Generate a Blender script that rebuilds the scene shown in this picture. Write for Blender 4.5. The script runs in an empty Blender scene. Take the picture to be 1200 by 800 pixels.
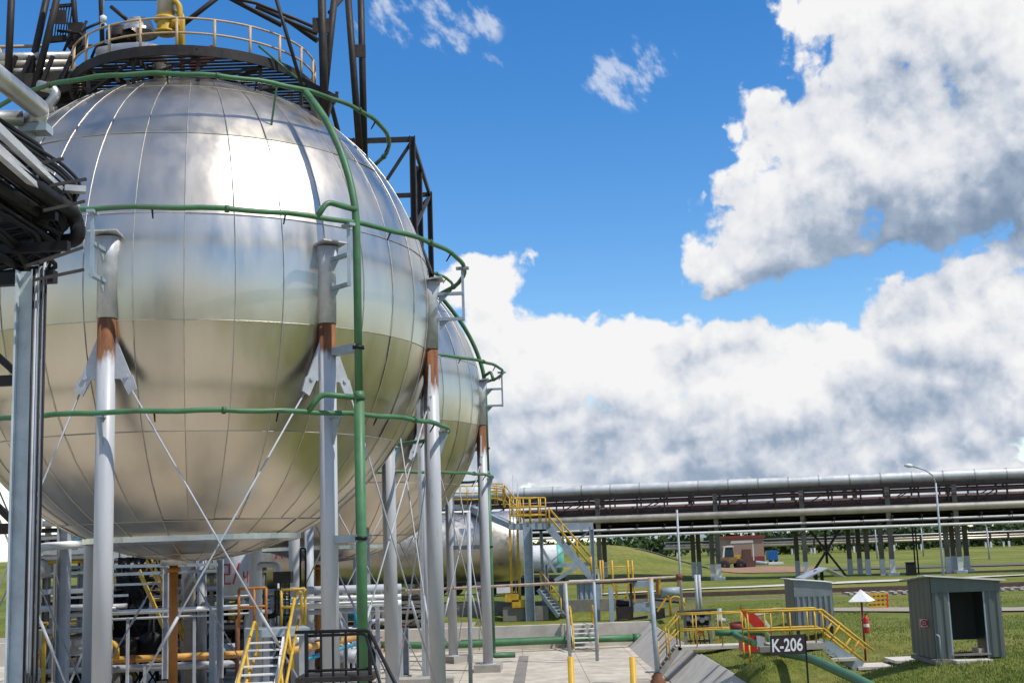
import bpy, math, random
from mathutils import Vector, Matrix, noise
random.seed(11)
rad = math.radians
SC = bpy.context.scene
COL = SC.collection

# ------------------------------------------------------------------ camera frame
F, HX, HY, SL = 1500.0, 600.0, 637.0, -0.034        # focal length and horizon of the photograph (1200 px wide)
CAM = Vector((0, 0, 4.0))
_p = Vector((HX-600, HY-400, F)); _d = Vector((1, SL, 0))
_n = _p.cross(_d).normalized()
if _n.y > 0: _n = -_n
_f = (Vector((0, 0, 1)) - _n*_n.z).normalized()
_r = _f.cross(_n).normalized()
if _r.x < 0: _r = -_r

def ray(px, py):
    c = Vector((px-600, py-400, F)).normalized()
    return Vector((_r.dot(c), _f.dot(c), _n.dot(c)))
def W(px, py, Y):
    "point seen at (px, py) standing Y metres in front of the camera"
    r = ray(px, py); return CAM + r*(Y/r.y)
def G(px, py, z=0.0):
    r = ray(px, py); return CAM + r*((z-CAM.z)/r.z)

# ------------------------------------------------------------------ mesh builder
Z = Vector((0, 0, 1))
class MB:
    def __init__(s): s.v = []; s.f = []; s.sm = []
    def add(s, vs, fs, smooth=False):
        b = len(s.v); s.v += [Vector(v) for v in vs]
        for f in fs: s.f.append([b+i for i in f]); s.sm.append(smooth)
        return s
    def box(s, c, sz, rz=0.0, rx=0.0, ry=0.0):
        M = Matrix.Rotation(rz, 3, 'Z') @ Matrix.Rotation(ry, 3, 'Y') @ Matrix.Rotation(rx, 3, 'X')
        c = Vector(c); vs = []
        for i in (-.5, .5):
            for j in (-.5, .5):
                for k in (-.5, .5): vs.append(c + M @ Vector((i*sz[0], j*sz[1], k*sz[2])))
        return s.add(vs, [(0,1,3,2),(4,6,7,5),(0,4,5,1),(2,3,7,6),(0,2,6,4),(1,5,7,3)])
    def frame(s, p, q, up=Z):
        d = (q-p).normalized()
        if abs(d.dot(up)) > .98: up = Vector((0, 1, 0)) if abs(d.y) < .9 else Vector((1, 0, 0))
        x = d.cross(up).normalized(); y = x.cross(d).normalized()
        return d, x, y
    def bar(s, p, q, w, h=None, up=Z):
        p = Vector(p); q = Vector(q); h = h or w
        d, x, y = s.frame(p, q, up); vs = []
        for a in (p, q):
            for i, j in ((-1,-1),(1,-1),(1,1),(-1,1)): vs.append(a + x*(i*w/2) + y*(j*h/2))
        return s.add(vs, [(3,2,1,0),(4,5,6,7),(0,1,5,4),(1,2,6,5),(2,3,7,6),(3,0,4,7)])
    def ibeam(s, p, q, w, h, t=.03, up=Z):
        p = Vector(p); q = Vector(q); d, x, y = s.frame(p, q, up)
        o = y*(h/2-t/2)
        s.bar(p+o, q+o, w, t, y); s.bar(p-o, q-o, w, t, y)
        e = d*.002
        s.bar(p+e, q-e, t*.8, h-2*t, y); return s
    def tube(s, pts, r, n=8, closed=False, smooth=True, caps=True):
        pts = [Vector(a) for a in pts]; m = len(pts)
        rs = r if isinstance(r, (list, tuple)) else [r]*m
        tan = []
        for i in range(m):
            if closed: t = (pts[(i+1) % m]-pts[i-1])
            else: t = pts[min(i+1, m-1)]-pts[max(i-1, 0)]
            tan.append(t.normalized())
        u = Vector((0,0,1)) if abs(tan[0].z) < .9 else Vector((1,0,0))
        x = tan[0].cross(u).normalized(); vs = []; fs = []
        for i in range(m):
            t = tan[i]; x = (x - t*x.dot(t)).normalized(); y = t.cross(x)
            k = rs[i]
            if 0 < i < m-1 and not closed:
                a = (pts[i]-pts[i-1]).normalized(); c = max(.5, a.dot(t)); k2 = k/c
            for j in range(n):
                a = 2*math.pi*j/n; vs.append(pts[i] + x*(math.cos(a)*k) + y*(math.sin(a)*k))
        for i in range(m if closed else m-1):
            a = i*n; b = ((i+1) % m)*n
            for j in range(n): fs.append((a+j, a+(j+1) % n, b+(j+1) % n, b+j))
        s.add(vs, fs, smooth)
        if caps and not closed:
            B = len(s.v)-m*n
            s.f.append([B+j for j in range(n)][::-1]); s.sm.append(False)
            s.f.append([B+(m-1)*n+j for j in range(n)]); s.sm.append(False)
        return s
    def cyl(s, p, q, r, r2=None, n=12, smooth=True):
        return s.tube([p, q], [r, r if r2 is None else r2], n, False, smooth)
    def pipe(s, pts, r, n=10, bend=None, seg=5):
        "tube with rounded bends"
        pts = [Vector(a) for a in pts]; out = [pts[0]]
        for i in range(1, len(pts)-1):
            a, b, c = pts[i-1], pts[i], pts[i+1]
            k = bend or 2.5*r
            k = min(k, (a-b).length*.49, (c-b).length*.49)
            p0 = b+(a-b).normalized()*k; p1 = b+(c-b).normalized()*k
            for j in range(seg+1):
                t = j/seg; out.append(p0*(1-t)**2 + b*(2*t*(1-t)) + p1*t*t)
        out.append(pts[-1]); return s.tube(out, r, n)
    def lathe(s, c, prof, n=24, smooth=True, axis=Z):
        c = Vector(c); ax = Vector(axis).normalized()
        u = Vector((1,0,0)) if abs(ax.x) < .9 else Vector((0,1,0))
        x = ax.cross(u).normalized(); y = ax.cross(x); vs = []; fs = []
        for (r, z) in prof:
            for j in range(n):
                a = 2*math.pi*j/n; vs.append(c + ax*z + x*(r*math.cos(a)) + y*(r*math.sin(a)))
        for i in range(len(prof)-1):
            for j in range(n): fs.append((i*n+j, i*n+(j+1) % n, (i+1)*n+(j+1) % n, (i+1)*n+j))
        return s.add(vs, fs, smooth)
    def plate(s, poly, th):
        poly = [Vector(a) for a in poly]; n = len(poly)
        nr = (poly[1]-poly[0]).cross(poly[2]-poly[0]).normalized()*(th/2)
        vs = [a+nr for a in poly]+[a-nr for a in poly]
        return s.add(vs, [tuple(range(n)), tuple(range(2*n-1, n-1, -1))] + [(i, n+i, n+(i+1) % n, (i+1) % n) for i in range(n)])
    def build(s, name, mat, parent=None, label=None, cat=None, group=None, kind=None, origin=None):
        me = bpy.data.meshes.new(name)
        if parent is not None: o0 = WLOC[parent.name]
        elif origin is not None: o0 = Vector(origin)
        elif kind == 'structure': o0 = Vector((0, 0, 0))
        else:
            xs = [v.x for v in s.v]; ys = [v.y for v in s.v]
            o0 = Vector(((min(xs)+max(xs))/2, (min(ys)+max(ys))/2, min(v.z for v in s.v)))
        me.from_pydata([tuple(v-o0) for v in s.v], [], s.f)
        me.polygons.foreach_set('use_smooth', s.sm)
        me.materials.append(mat); me.update()
        ob = bpy.data.objects.new(name, me); COL.objects.link(ob)
        if parent is not None: ob.parent = parent; WLOC[ob.name] = o0
        else: ob.location = o0; WLOC[ob.name] = o0
        tag(ob, label, cat, group, kind); return ob
WLOC = {}
def tag(o, label=None, cat=None, group=None, kind=None):
    if label: o['label'] = label
    if cat: o['category'] = cat
    if group: o['group'] = group
    if kind: o['kind'] = kind
    return o
def thing(name, loc, label, cat, group=None):
    o = bpy.data.objects.new(name, None); COL.objects.link(o); o.location = loc
    o.empty_display_size = .3
    WLOC[o.name] = Vector(loc); return tag(o, label, cat, group)
def copy_tree(o, parent=None, loc=None, rz=None):
    c = o.copy(); COL.objects.link(c); c.parent = parent
    if loc is not None: c.location = loc
    if rz is not None: c.rotation_euler = (0, 0, rz)
    for ch in list(o.children): copy_tree(ch, c)
    return c

# ------------------------------------------------------------------ materials
MATS = {}
def nt(m): m.use_nodes = True; t = m.node_tree; t.nodes.clear(); return t
def mat(name, col, rough=.6, metal=0.0, var=.18, scale=3.0, bump=.0, bscale=30.0, dirt=None, dirt_amt=.35, spec=.4, stretch=None):
    if name in MATS: return MATS[name]
    m = bpy.data.materials.new(name); t = nt(m); N = t.nodes; L = t.links
    out = N.new('ShaderNodeOutputMaterial'); b = N.new('ShaderNodeBsdfPrincipled')
    L.new(b.outputs[0], out.inputs[0])
    tc = N.new('ShaderNodeTexCoord'); vec = tc.outputs['Object']
    if stretch:
        mp = N.new('ShaderNodeMapping'); mp.inputs['Scale'].default_value = stretch; L.new(vec, mp.inputs[0]); vec = mp.outputs[0]
    n1 = N.new('ShaderNodeTexNoise'); n1.inputs['Scale'].default_value = scale; n1.inputs['Detail'].default_value = 7; n1.inputs['Roughness'].default_value = .62
    L.new(vec, n1.inputs['Vector'])
    mr = N.new('ShaderNodeMapRange'); mr.inputs[1].default_value = .3; mr.inputs[2].default_value = .7
    mr.inputs[3].default_value = 1-var; mr.inputs[4].default_value = 1+var; L.new(n1.outputs[0], mr.inputs[0])
    mul = N.new('ShaderNodeVectorMath'); mul.operation = 'SCALE'; mul.inputs[0].default_value = col[:3]; L.new(mr.outputs[0], mul.inputs['Scale'])
    cs = mul.outputs[0]
    if dirt:
        n2 = N.new('ShaderNodeTexNoise'); n2.inputs['Scale'].default_value = scale*.6; n2.inputs['Detail'].default_value = 9; n2.inputs['Roughness'].default_value = .7
        L.new(vec, n2.inputs['Vector'])
        r2 = N.new('ShaderNodeMapRange'); r2.inputs[1].default_value = .5; r2.inputs[2].default_value = .68; r2.inputs[4].default_value = dirt_amt; L.new(n2.outputs[0], r2.inputs[0])
        mx = N.new('ShaderNodeMix'); mx.data_type = 'RGBA'; L.new(r2.outputs[0], mx.inputs[0]); L.new(cs, mx.inputs[6]); mx.inputs[7].default_value = (*dirt, 1); cs = mx.outputs[2]
    L.new(cs, b.inputs['Base Color'])
    rr = N.new('ShaderNodeMapRange'); rr.inputs[1].default_value = .3; rr.inputs[2].default_value = .7
    rr.inputs[3].default_value = max(.03, rough-.1); rr.inputs[4].default_value = min(1, rough+.12); L.new(n1.outputs[0], rr.inputs[0]); L.new(rr.outputs[0], b.inputs['Roughness'])
    b.inputs['Metallic'].default_value = metal; b.inputs['Specular IOR Level'].default_value = spec
    if bump:
        n3 = N.new('ShaderNodeTexNoise'); n3.inputs['Scale'].default_value = bscale; n3.inputs['Detail'].default_value = 5; L.new(vec, n3.inputs['Vector'])
        bp = N.new('ShaderNodeBump'); bp.inputs['Strength'].default_value = bump; bp.inputs['Distance'].default_value = .03; L.new(n3.outputs[0], bp.inputs['Height']); L.new(bp.outputs[0], b.inputs['Normal'])
    MATS[name] = m; return m

rust_c = (.18, .07, .03)
m_grey   = mat('grey_paint', (.40, .42, .45), .45, dirt=(.28, .25, .22), dirt_amt=.25, scale=2)
m_bluegrey = mat('blue_grey_paint', (.30, .37, .42), .45, dirt=(.16, .15, .14), dirt_amt=.35, scale=2)
m_palegrey = mat('pale_blue_grey_paint', (.47, .54, .58), .45, dirt=(.25, .24, .22), dirt_amt=.35, scale=2)
m_dark   = mat('dark_steel', (.030, .026, .025), .55, var=.3, dirt=(.08, .045, .03), dirt_amt=.5, spec=.25)
m_black  = mat('black_paint', (.014, .014, .015), .5, spec=.2)
m_green  = mat('green_pipe_paint', (.055, .165, .07), .48, var=.28, dirt=(.11, .12, .08), dirt_amt=.6, scale=1.5)
m_yellow = mat('yellow_paint', (.56, .34, .025), .5, var=.2, dirt=(.22, .11, .03), dirt_amt=.6)
m_orange = mat('ochre_pipe_paint', (.36, .13, .02), .5, var=.2, dirt=rust_c, dirt_amt=.5)
m_yelpipe= mat('amber_pipe_paint', (.58, .30, .07), .5, var=.12, dirt=(.3, .16, .05), dirt_amt=.4)
m_rust   = mat('rusty_steel', (.17, .07, .035), .8, var=.35, scale=6, bump=.3)
m_white  = mat('white_paint', (.72, .72, .70), .5, var=.08, dirt=(.4, .38, .34), dirt_amt=.4)
m_alu    = mat('aluminium_cladding', (.62, .62, .61), .33, 1.0, var=.1, scale=3, bump=.06, bscale=6)
m_aludull= mat('dull_aluminium', (.50, .49, .47), .45, .85, var=.16, scale=2, bump=.1, bscale=5)
m_warmalu= mat('warm_cladding', (.50, .44, .36), .45, .75, var=.16, scale=2, bump=.1, bscale=5)
m_brownpipe = mat('brown_pipe', (.12, .06, .045), .7, var=.3)
m_conc   = mat('weathered_concrete', (.36, .335, .29), .9, var=.16, scale=2.2, bump=.35, bscale=25, dirt=(.2, .19, .16), dirt_amt=.6)
m_concdark = mat('dark_concrete', (.23, .21, .18), .9, var=.2, scale=2, bump=.35, bscale=25, dirt=(.12, .115, .1), dirt_amt=.6)
m_conclight = mat('pale_concrete', (.57, .52, .45), .9, var=.1, scale=1.5, bump=.25, bscale=25, dirt=(.34, .31, .27), dirt_amt=.5)
m_shed   = mat('grey_green_sheet', (.12, .14, .135), .42, .25, var=.14, scale=2.0, dirt=(.16, .17, .15), dirt_amt=.4, stretch=(2, 2, .4))
m_shedroof = mat('pale_roof_sheet', (.68, .67, .60), .55, .0, var=.1)
m_red    = mat('red_paint', (.50, .03, .02), .42, var=.15)
m_darkred= mat('dark_red_paint', (.22, .035, .03), .6)
m_blue   = mat('blue_paint', (.02, .14, .42), .45)
m_cyan   = mat('cyan_paint', (.03, .25, .40), .45)
m_signbrown = mat('sign_board_brown', (.035, .022, .022), .45)
m_brick  = mat('pale_brick', (.33, .21, .165), .85, scale=8)
m_rubber = mat('black_rubber', (.018, .018, .02), .75)
m_teal   = mat('teal_paint', (.12, .42, .36), .5)
m_asph   = mat('asphalt', (.11, .105, .10), .9, bump=.3, bscale=60)
m_gravel = mat('gravel', (.33, .28, .22), .95, var=.25, scale=9, bump=.5, bscale=40)
m_dirt   = mat('bare_earth', (.30, .17, .10), .95, var=.25, scale=1.5, bump=.5, bscale=10)
m_stain  = mat('rail_steel', (.10, .06, .045), .6, var=.3)
# ------------------------------------------------------------------ world: Nishita sky with procedural cumulus in direction space
SUN_AZ, SUN_EL = 117.0, 57.0            # azimuth clockwise from the view direction
w = bpy.data.worlds.new('World'); SC.world = w; w.use_nodes = True
T = w.node_tree; T.nodes.clear(); N = T.nodes; L = T.links
def azel(px, py):
    r = ray(px, py); return math.degrees(math.atan2(r.x, r.y)), math.degrees(math.asin(r.z))
def mth(t, op, a, b=None, c=None, clamp=False):
    n = t.nodes.new('ShaderNodeMath'); n.operation = op; n.use_clamp = clamp
    for i, v in enumerate((a, b, c)):
        if v is None: continue
        if isinstance(v, (int, float)): n.inputs[i].default_value = v
        else: t.links.new(v, n.inputs[i])
    return n.outputs[0]
def vmth(t, op, a, b=None, sc=None):
    n = t.nodes.new('ShaderNodeVectorMath'); n.operation = op
    for i, v in enumerate((a, b)):
        if v is None: continue
        if isinstance(v, (tuple, list)): n.inputs[i].default_value = v
        else: t.links.new(v, n.inputs[i])
    if sc is not None:
        if isinstance(sc, (int, float)): n.inputs['Scale'].default_value = sc
        else: t.links.new(sc, n.inputs['Scale'])
    return n
def noise_n(t, vec, scale, detail, rough=.5, lac=2.0):
    n = t.nodes.new('ShaderNodeTexNoise'); n.noise_dimensions = '2D'; n.inputs['Scale'].default_value = scale; n.inputs['Detail'].default_value = detail
    n.inputs['Roughness'].default_value = rough; n.inputs['Lacunarity'].default_value = lac; t.links.new(vec, n.inputs['Vector']); return n
def maprange(t, v, a, b, c, d, smooth=False):
    n = t.nodes.new('ShaderNodeMapRange'); n.interpolation_type = 'SMOOTHSTEP' if smooth else 'LINEAR'
    t.links.new(v, n.inputs[0])
    for i, x in enumerate((a, b, c, d)): n.inputs[i+1].default_value = x
    return n.outputs[0]
# cloud bodies: (px, py, rx, ry, rotation, lift) in the photograph's pixels, turned into azimuth and elevation
BODIES = [
 (1120, 50, 165, 110, 0, 1.0), (1010, 165, 150, 80, 25, 1.0), (930, 265, 100, 52, 12, 1.0), (1150, 175, 160, 78, 12, 1.0),
 (1000, 265, 80, 32, 8, .8), (870, 300, 50, 28, 0, .7), (905, 128, 42, 34, 0, .5), (858, 225, 34, 26, 0, .45), (1250, 110, 140, 120, 0, 1.0),
 (1150, 318, 40, 32, 0, .75), (1125, 395, 80, 62, 0, 1.0), (1215, 400, 80, 80, 0, 1.0),
 (555, 325, 46, 40, 0, .7), (590, 440, 110, 62, 0, 1.0), (655, 420, 70, 52, 0, 1.0), (765, 430, 95, 52, 0, 1.0),
 (885, 432, 95, 52, 0, 1.0), (1000, 445, 80, 52, 0, .9), (860, 505, 420, 66, 0, 1.1), (1000, 585, 700, 34, 0, .9)]
BODIES = [b for b in BODIES if b[2] > 0]
K = 1/26.2                                # degrees per pixel
def cloud_group(gname, fine):
    cg = bpy.data.node_groups.new(gname, 'ShaderNodeTree')
    cg.interface.new_socket('P', in_out='INPUT', socket_type='NodeSocketVector')
    cg.interface.new_socket('Dir', in_out='INPUT', socket_type='NodeSocketVector')
    cg.interface.new_socket('D', in_out='OUTPUT', socket_type='NodeSocketFloat')
    gi = cg.nodes.new('NodeGroupInput'); go = cg.nodes.new('NodeGroupOutput')
    P = gi.outputs['P']; DR = gi.outputs['Dir']
    wn = noise_n(cg, P, .16, 3, .5); wv = vmth(cg, 'SUBTRACT', wn.outputs['Color'], (.5, .5, .5)); wv = vmth(cg, 'SCALE', wv.outputs[0], sc=3.4)
    PW = vmth(cg, 'ADD', P, wv.outputs[0]).outputs[0]
    acc = None
    for (px, py, rx, ry, rot, k) in BODIES:
        a, e = azel(px, py)
        d = vmth(cg, 'SUBTRACT', PW, (a, e, 0)).outputs[0]
        if rot:
            rn = cg.nodes.new('ShaderNodeVectorRotate'); rn.rotation_type = 'Z_AXIS'; rn.inputs['Angle'].default_value = rad(-rot); cg.links.new(d, rn.inputs['Vector']); d = rn.outputs[0]
        d = vmth(cg, 'MULTIPLY', d, (1/(rx*K), 1/(ry*K), 0)).outputs[0]
        q = vmth(cg, 'LENGTH', d).outputs['Value']
        v = mth(cg, 'MULTIPLY', mth(cg, 'MINIMUM', mth(cg, 'SUBTRACT', 1.22, q), .62), 1.75*k)
        acc = v if acc is None else mth(cg, 'SMOOTH_MAX', acc, v, .25)
    # clouds all round outside the picture, so that the reflections have a sky too
    far = noise_n(cg, vmth(cg, 'MULTIPLY', P, (.045, .09, 0)).outputs[0], 1.0, 3, .5).outputs[0]
    far = maprange(cg, far, .45, .66, -.6, .95)
    sx = cg.nodes.new('ShaderNodeSeparateXYZ'); cg.links.new(P, sx.inputs[0])
    ina = mth(cg, 'ABSOLUTE', sx.outputs[0]); inm = maprange(cg, ina, 24, 34, 1, 0)
    ine = maprange(cg, sx.outputs[1], 27, 36, 1, 0); inm = mth(cg, 'MULTIPLY', inm, ine)
    acc = mth(cg, 'ADD', mth(cg, 'MULTIPLY', acc, inm), mth(cg, 'MULTIPLY', far, mth(cg, 'SUBTRACT', 1, inm)))
    n1 = noise_n(cg, P, .42, 9 if fine else 2.2, .56, 2.15).outputs[0]
    w2 = noise_n(cg, P, .9, 4, .55); w2v = vmth(cg, 'SCALE', vmth(cg, 'SUBTRACT', w2.outputs['Color'], (.5, .5, .5)).outputs[0], sc=1.3)
    PV = vmth(cg, 'ADD', P, w2v.outputs[0]).outputs[0]; bil = None
    for sc_, am in ((.30, .72), (.8, .40), (2.1, .16)) if fine else ((.30, .72),):
        vo = cg.nodes.new('ShaderNodeTexVoronoi'); vo.voronoi_dimensions = '2D'; vo.feature = 'SMOOTH_F1'; vo.inputs['Scale'].default_value = sc_; vo.inputs['Smoothness'].default_value = .35
        cg.links.new(PV, vo.inputs['Vector']); t_ = mth(cg, 'MULTIPLY', mth(cg, 'SUBTRACT', .45, vo.outputs['Distance']), am*1.5); bil = t_ if bil is None else mth(cg, 'ADD', bil, t_)
    det = mth(cg, 'ADD', mth(cg, 'MULTIPLY', mth(cg, 'SUBTRACT', n1, .5), 1.25), bil)
    D = mth(cg, 'ADD', acc, det)
    cg.links.new(D, go.inputs['D'])
    return cg
CG_F, CG_S = cloud_group('cloud_density', True), cloud_group('cloud_soft', False)
tc = N.new('ShaderNodeTexCoord'); dirv = vmth(T, 'NORMALIZE', tc.outputs['Generated']).outputs[0]
sp = N.new('ShaderNodeSeparateXYZ'); L.new(dirv, sp.inputs[0])
az = mth(T, 'MULTIPLY', mth(T, 'ARCTAN2', sp.outputs[0], sp.outputs[1]), 57.29578)
el = mth(T, 'MULTIPLY', mth(T, 'ARCSINE', sp.outputs[2]), 57.29578)
cb = N.new('ShaderNodeCombineXYZ'); L.new(az, cb.inputs[0]); L.new(el, cb.inputs[1])
Pv = cb.outputs[0]
def dens(off, grp):
    g = N.new('ShaderNodeGroup'); g.node_tree = grp
    L.new(vmth(T, 'ADD', Pv, off).outputs[0], g.inputs['P']); return g.outputs[0]
D0 = dens((0, 0, 0), CG_F); DF = dens((.34, .62, 0), CG_F); DS = dens((0, 0, 0), CG_S); D2 = dens((1.6, 3.6, 0), CG_S)
alpha = maprange(T, D0, .08, .48, 0, 1, True)
s1 = mth(T, 'MULTIPLY', mth(T, 'SUBTRACT', D0, DF), .36)          # billows lit from above
s2 = mth(T, 'MULTIPLY', mth(T, 'SUBTRACT', DS, D2), .30)          # broad light and shade
thick = maprange(T, DS, .2, 1.6, .26, -.10)
sh = None
for (px, py, rx, ry, k) in ((1150, 252, 190, 62, .42), (1000, 300, 120, 40, .25), (1010, 480, 120, 40, .34), (1130, 440, 90, 60, .22), (700, 500, 200, 50, .18), (620, 430, 70, 60, .16), (860, 535, 300, 40, .16), (1100, 110, 130, 50, .16), (1060, 400, 60, 60, .14)):
    a, e = azel(px, py)
    q = vmth(T, 'LENGTH', vmth(T, 'MULTIPLY', vmth(T, 'SUBTRACT', Pv, (a, e, 0)).outputs[0], (1/(rx*K), 1/(ry*K), 0)).outputs[0]).outputs['Value']
    v = maprange(T, q, 0, 1.25, k, 0, True); sh = v if sh is None else mth(T, 'ADD', sh, v)
soft = noise_n(T, Pv, .33, 4, .5).outputs[0]
sh = mth(T, 'MULTIPLY', sh, maprange(T, soft, .35, .65, .75, 1.15))
lit = mth(T, 'SUBTRACT', mth(T, 'ADD', mth(T, 'ADD', mth(T, 'ADD', .60, s1), s2), thick), sh, clamp=True)
cr = N.new('ShaderNodeValToRGB'); L.new(lit, cr.inputs[0]); E = cr.color_ramp.elements
E[0].position = .0; E[0].color = (.22, .30, .42, 1); E[1].position = 1; E[1].color = (.92, .92, .92, 1)
for p_, c_ in ((.3, (.36, .44, .56)), (.52, (.58, .63, .72)), (.74, (.78, .80, .84))):
    e_ = E.new(p_); e_.color = (*c_, 1)
# thin wisps
wa = vmth(T, 'MULTIPLY', Pv, (1.0, 1.0, 0)).outputs[0]
wr = N.new('ShaderNodeVectorRotate'); wr.rotation_type = 'Z_AXIS'; wr.inputs['Angle'].default_value = rad(-40); L.new(wa, wr.inputs['Vector'])
wz = vmth(T, 'MULTIPLY', wr.outputs[0], (1.0, .5, 0)).outputs[0]
wno = noise_n(T, wz, .75, 8, .58).outputs[0]
wm = None
for (px, py, rx, ry) in ((735, 88, 62, 46), (535, 28, 66, 40), (567, 80, 26, 22), (452, 22, 50, 40), (775, 60, 30, 22)):
    a, e = azel(px, py)
    q = vmth(T, 'LENGTH', vmth(T, 'MULTIPLY', vmth(T, 'SUBTRACT', Pv, (a, e, 0)).outputs[0], (1/(rx*K), 1/(ry*K), 0)).outputs[0]).outputs['Value']
    v = mth(T, 'SUBTRACT', 1.0, q); wm = v if wm is None else mth(T, 'MAXIMUM', wm, v)
wis = mth(T, 'ADD', mth(T, 'MULTIPLY', mth(T, 'SUBTRACT', wno, .53), 3.2), mth(T, 'MULTIPLY', mth(T, 'MINIMUM', wm, .5), .9))
wis = mth(T, 'MULTIPLY', maprange(T, wis, .12, .75, 0, .62, True), maprange(T, wm, 0, .25, 0, 1))
sky = N.new('ShaderNodeTexSky'); sky.sky_type = 'NISHITA'; sky.sun_disc = False
sky.sun_elevation = rad(SUN_EL); sky.sun_rotation = rad(SUN_AZ); sky.air_density = 1.0; sky.dust_density = .0; sky.ozone_density = 1.2
hs = N.new('ShaderNodeHueSaturation'); hs.inputs['Saturation'].default_value = 1.3; hs.inputs['Value'].default_value = 1.08; hs.inputs['Hue'].default_value = .506; L.new(maprange(T, sp.outputs[2], .02, .16, .8, 1.42), hs.inputs['Saturation']); L.new(sky.outputs[0], hs.inputs['Color'])
BG = .15
def mixc(f, a, b):
    m = N.new('ShaderNodeMix'); m.data_type = 'RGBA'
    L.new(f, m.inputs[0]); L.new(a, m.inputs[6]); L.new(b, m.inputs[7]); return m.outputs[2]
clc = vmth(T, 'SCALE', cr.outputs[0], sc=1/BG).outputs[0]
wc = N.new('ShaderNodeRGB'); wc.outputs[0].default_value = (.80/BG, .84/BG, .92/BG, 1)
c = mixc(wis, hs.outputs[0], wc.outputs[0])
# below the horizon nothing but a dull ground tone
up = maprange(T, sp.outputs[2], -.01, .0, 0, 1)
c = mixc(mth(T, 'MULTIPLY', alpha, up), c, clc)
bg = N.new('ShaderNodeBackground'); bg.inputs['Strength'].default_value = BG; L.new(c, bg.inputs['Color'])
ow = N.new('ShaderNodeOutputWorld'); L.new(bg.outputs[0], ow.inputs[0])
w.cycles.sampling_method = 'MANUAL'; w.cycles.sample_map_resolution = 512

sd = Vector((math.sin(rad(SUN_AZ))*math.cos(rad(SUN_EL)), math.cos(rad(SUN_AZ))*math.cos(rad(SUN_EL)), math.sin(rad(SUN_EL))))
sl = bpy.data.lights.new('sun', 'SUN'); sl.energy = 4.2; sl.angle = rad(.53); sl.color = (1, .95, .87)
so = bpy.data.objects.new('sun', sl); COL.objects.link(so); so.rotation_euler = sd.to_track_quat('Z', 'Y').to_euler(); so.location = (40, -30, 60)

cd = bpy.data.cameras.new('camera'); co = bpy.data.objects.new('camera', cd); COL.objects.link(co)
cd.sensor_width = 36; cd.lens = 45; cd.clip_end = 20000; cd.clip_start = .1
Mc = Matrix(((_r.x, -_r.y, -_r.z), (_f.x, -_f.y, -_f.z), (_n.x, -_n.y, -_n.z)))   # columns: right, up, back
co.matrix_world = Matrix.Translation(CAM) @ Mc.to_4x4(); SC.camera = co
SC.view_settings.view_transform = 'Standard'; SC.view_settings.look = 'None'; SC.view_settings.exposure = 0; SC.view_settings.gamma = 1
SC.render.resolution_x = 1024; SC.render.resolution_y = 682
# ------------------------------------------------------------------ the setting: terrain, pads, roads
def sstep(a, b, x):
    t = max(0, min(1, (x-a)/(b-a))); return t*t*(3-2*t)
def gz(x, y):
    "height of the ground"
    if x < 7.75 and -40 < y < 80: return -2.9
    z = -1.2 + 1.2*sstep(7.6, 14.0+6.5*sstep(42.5, 45.5, y)*(1-sstep(49.5, 53, y)), x) if y < 80 and x > 0 else 0.0
    if y >= 80 and x < 14: z = -1.05 + 1.0*sstep(86, 91, y)*1.0
    if y >= 80 and 6 < x < 14: z = z*(1-sstep(7, 13, x))
    if y > 118 and x < 45:
        z += 3.5*sstep(122, 150, y)*(1-sstep(10, 25, x))*(1-sstep(175, 230, y))
    z += .95*math.exp(-(max(0, abs(x-9.5)-1.2)/.5)**2-(max(0, abs(y-46.9)-.7)/1.5)**2)
    z += .06*noise.noise(Vector((x*.25, y*.25, 0)))*(1 if y > 30 else 0)
    return z
def axis(vals):
    out = []
    for a, b, st in vals:
        k = a
        while k < b-1e-6: out.append(k); k += st
    return out
gx = axis([(-5000,-400,1150),(-400,-60,34),(-60,5,5),(5,7.7,.9),(7.7,7.8,.1),(7.8,30,.7),(30,90,3),(90,400,31),(400,5001,1150)])
gy = axis([(-5000,-400,1150),(-400,-40,36),(-40,30,7),(30,79.9,1.1),(79.9,80,.1),(80,95,1),(95,240,4),(240,500,26),(500,9001,1700)])
vs = [(x, y, gz(x, y)) for y in gy for x in gx]; nx = len(gx)
fs = [(j*nx+i, j*nx+i+1, (j+1)*nx+i+1, (j+1)*nx+i) for j in range(len(gy)-1) for i in range(nx-1)]
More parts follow.
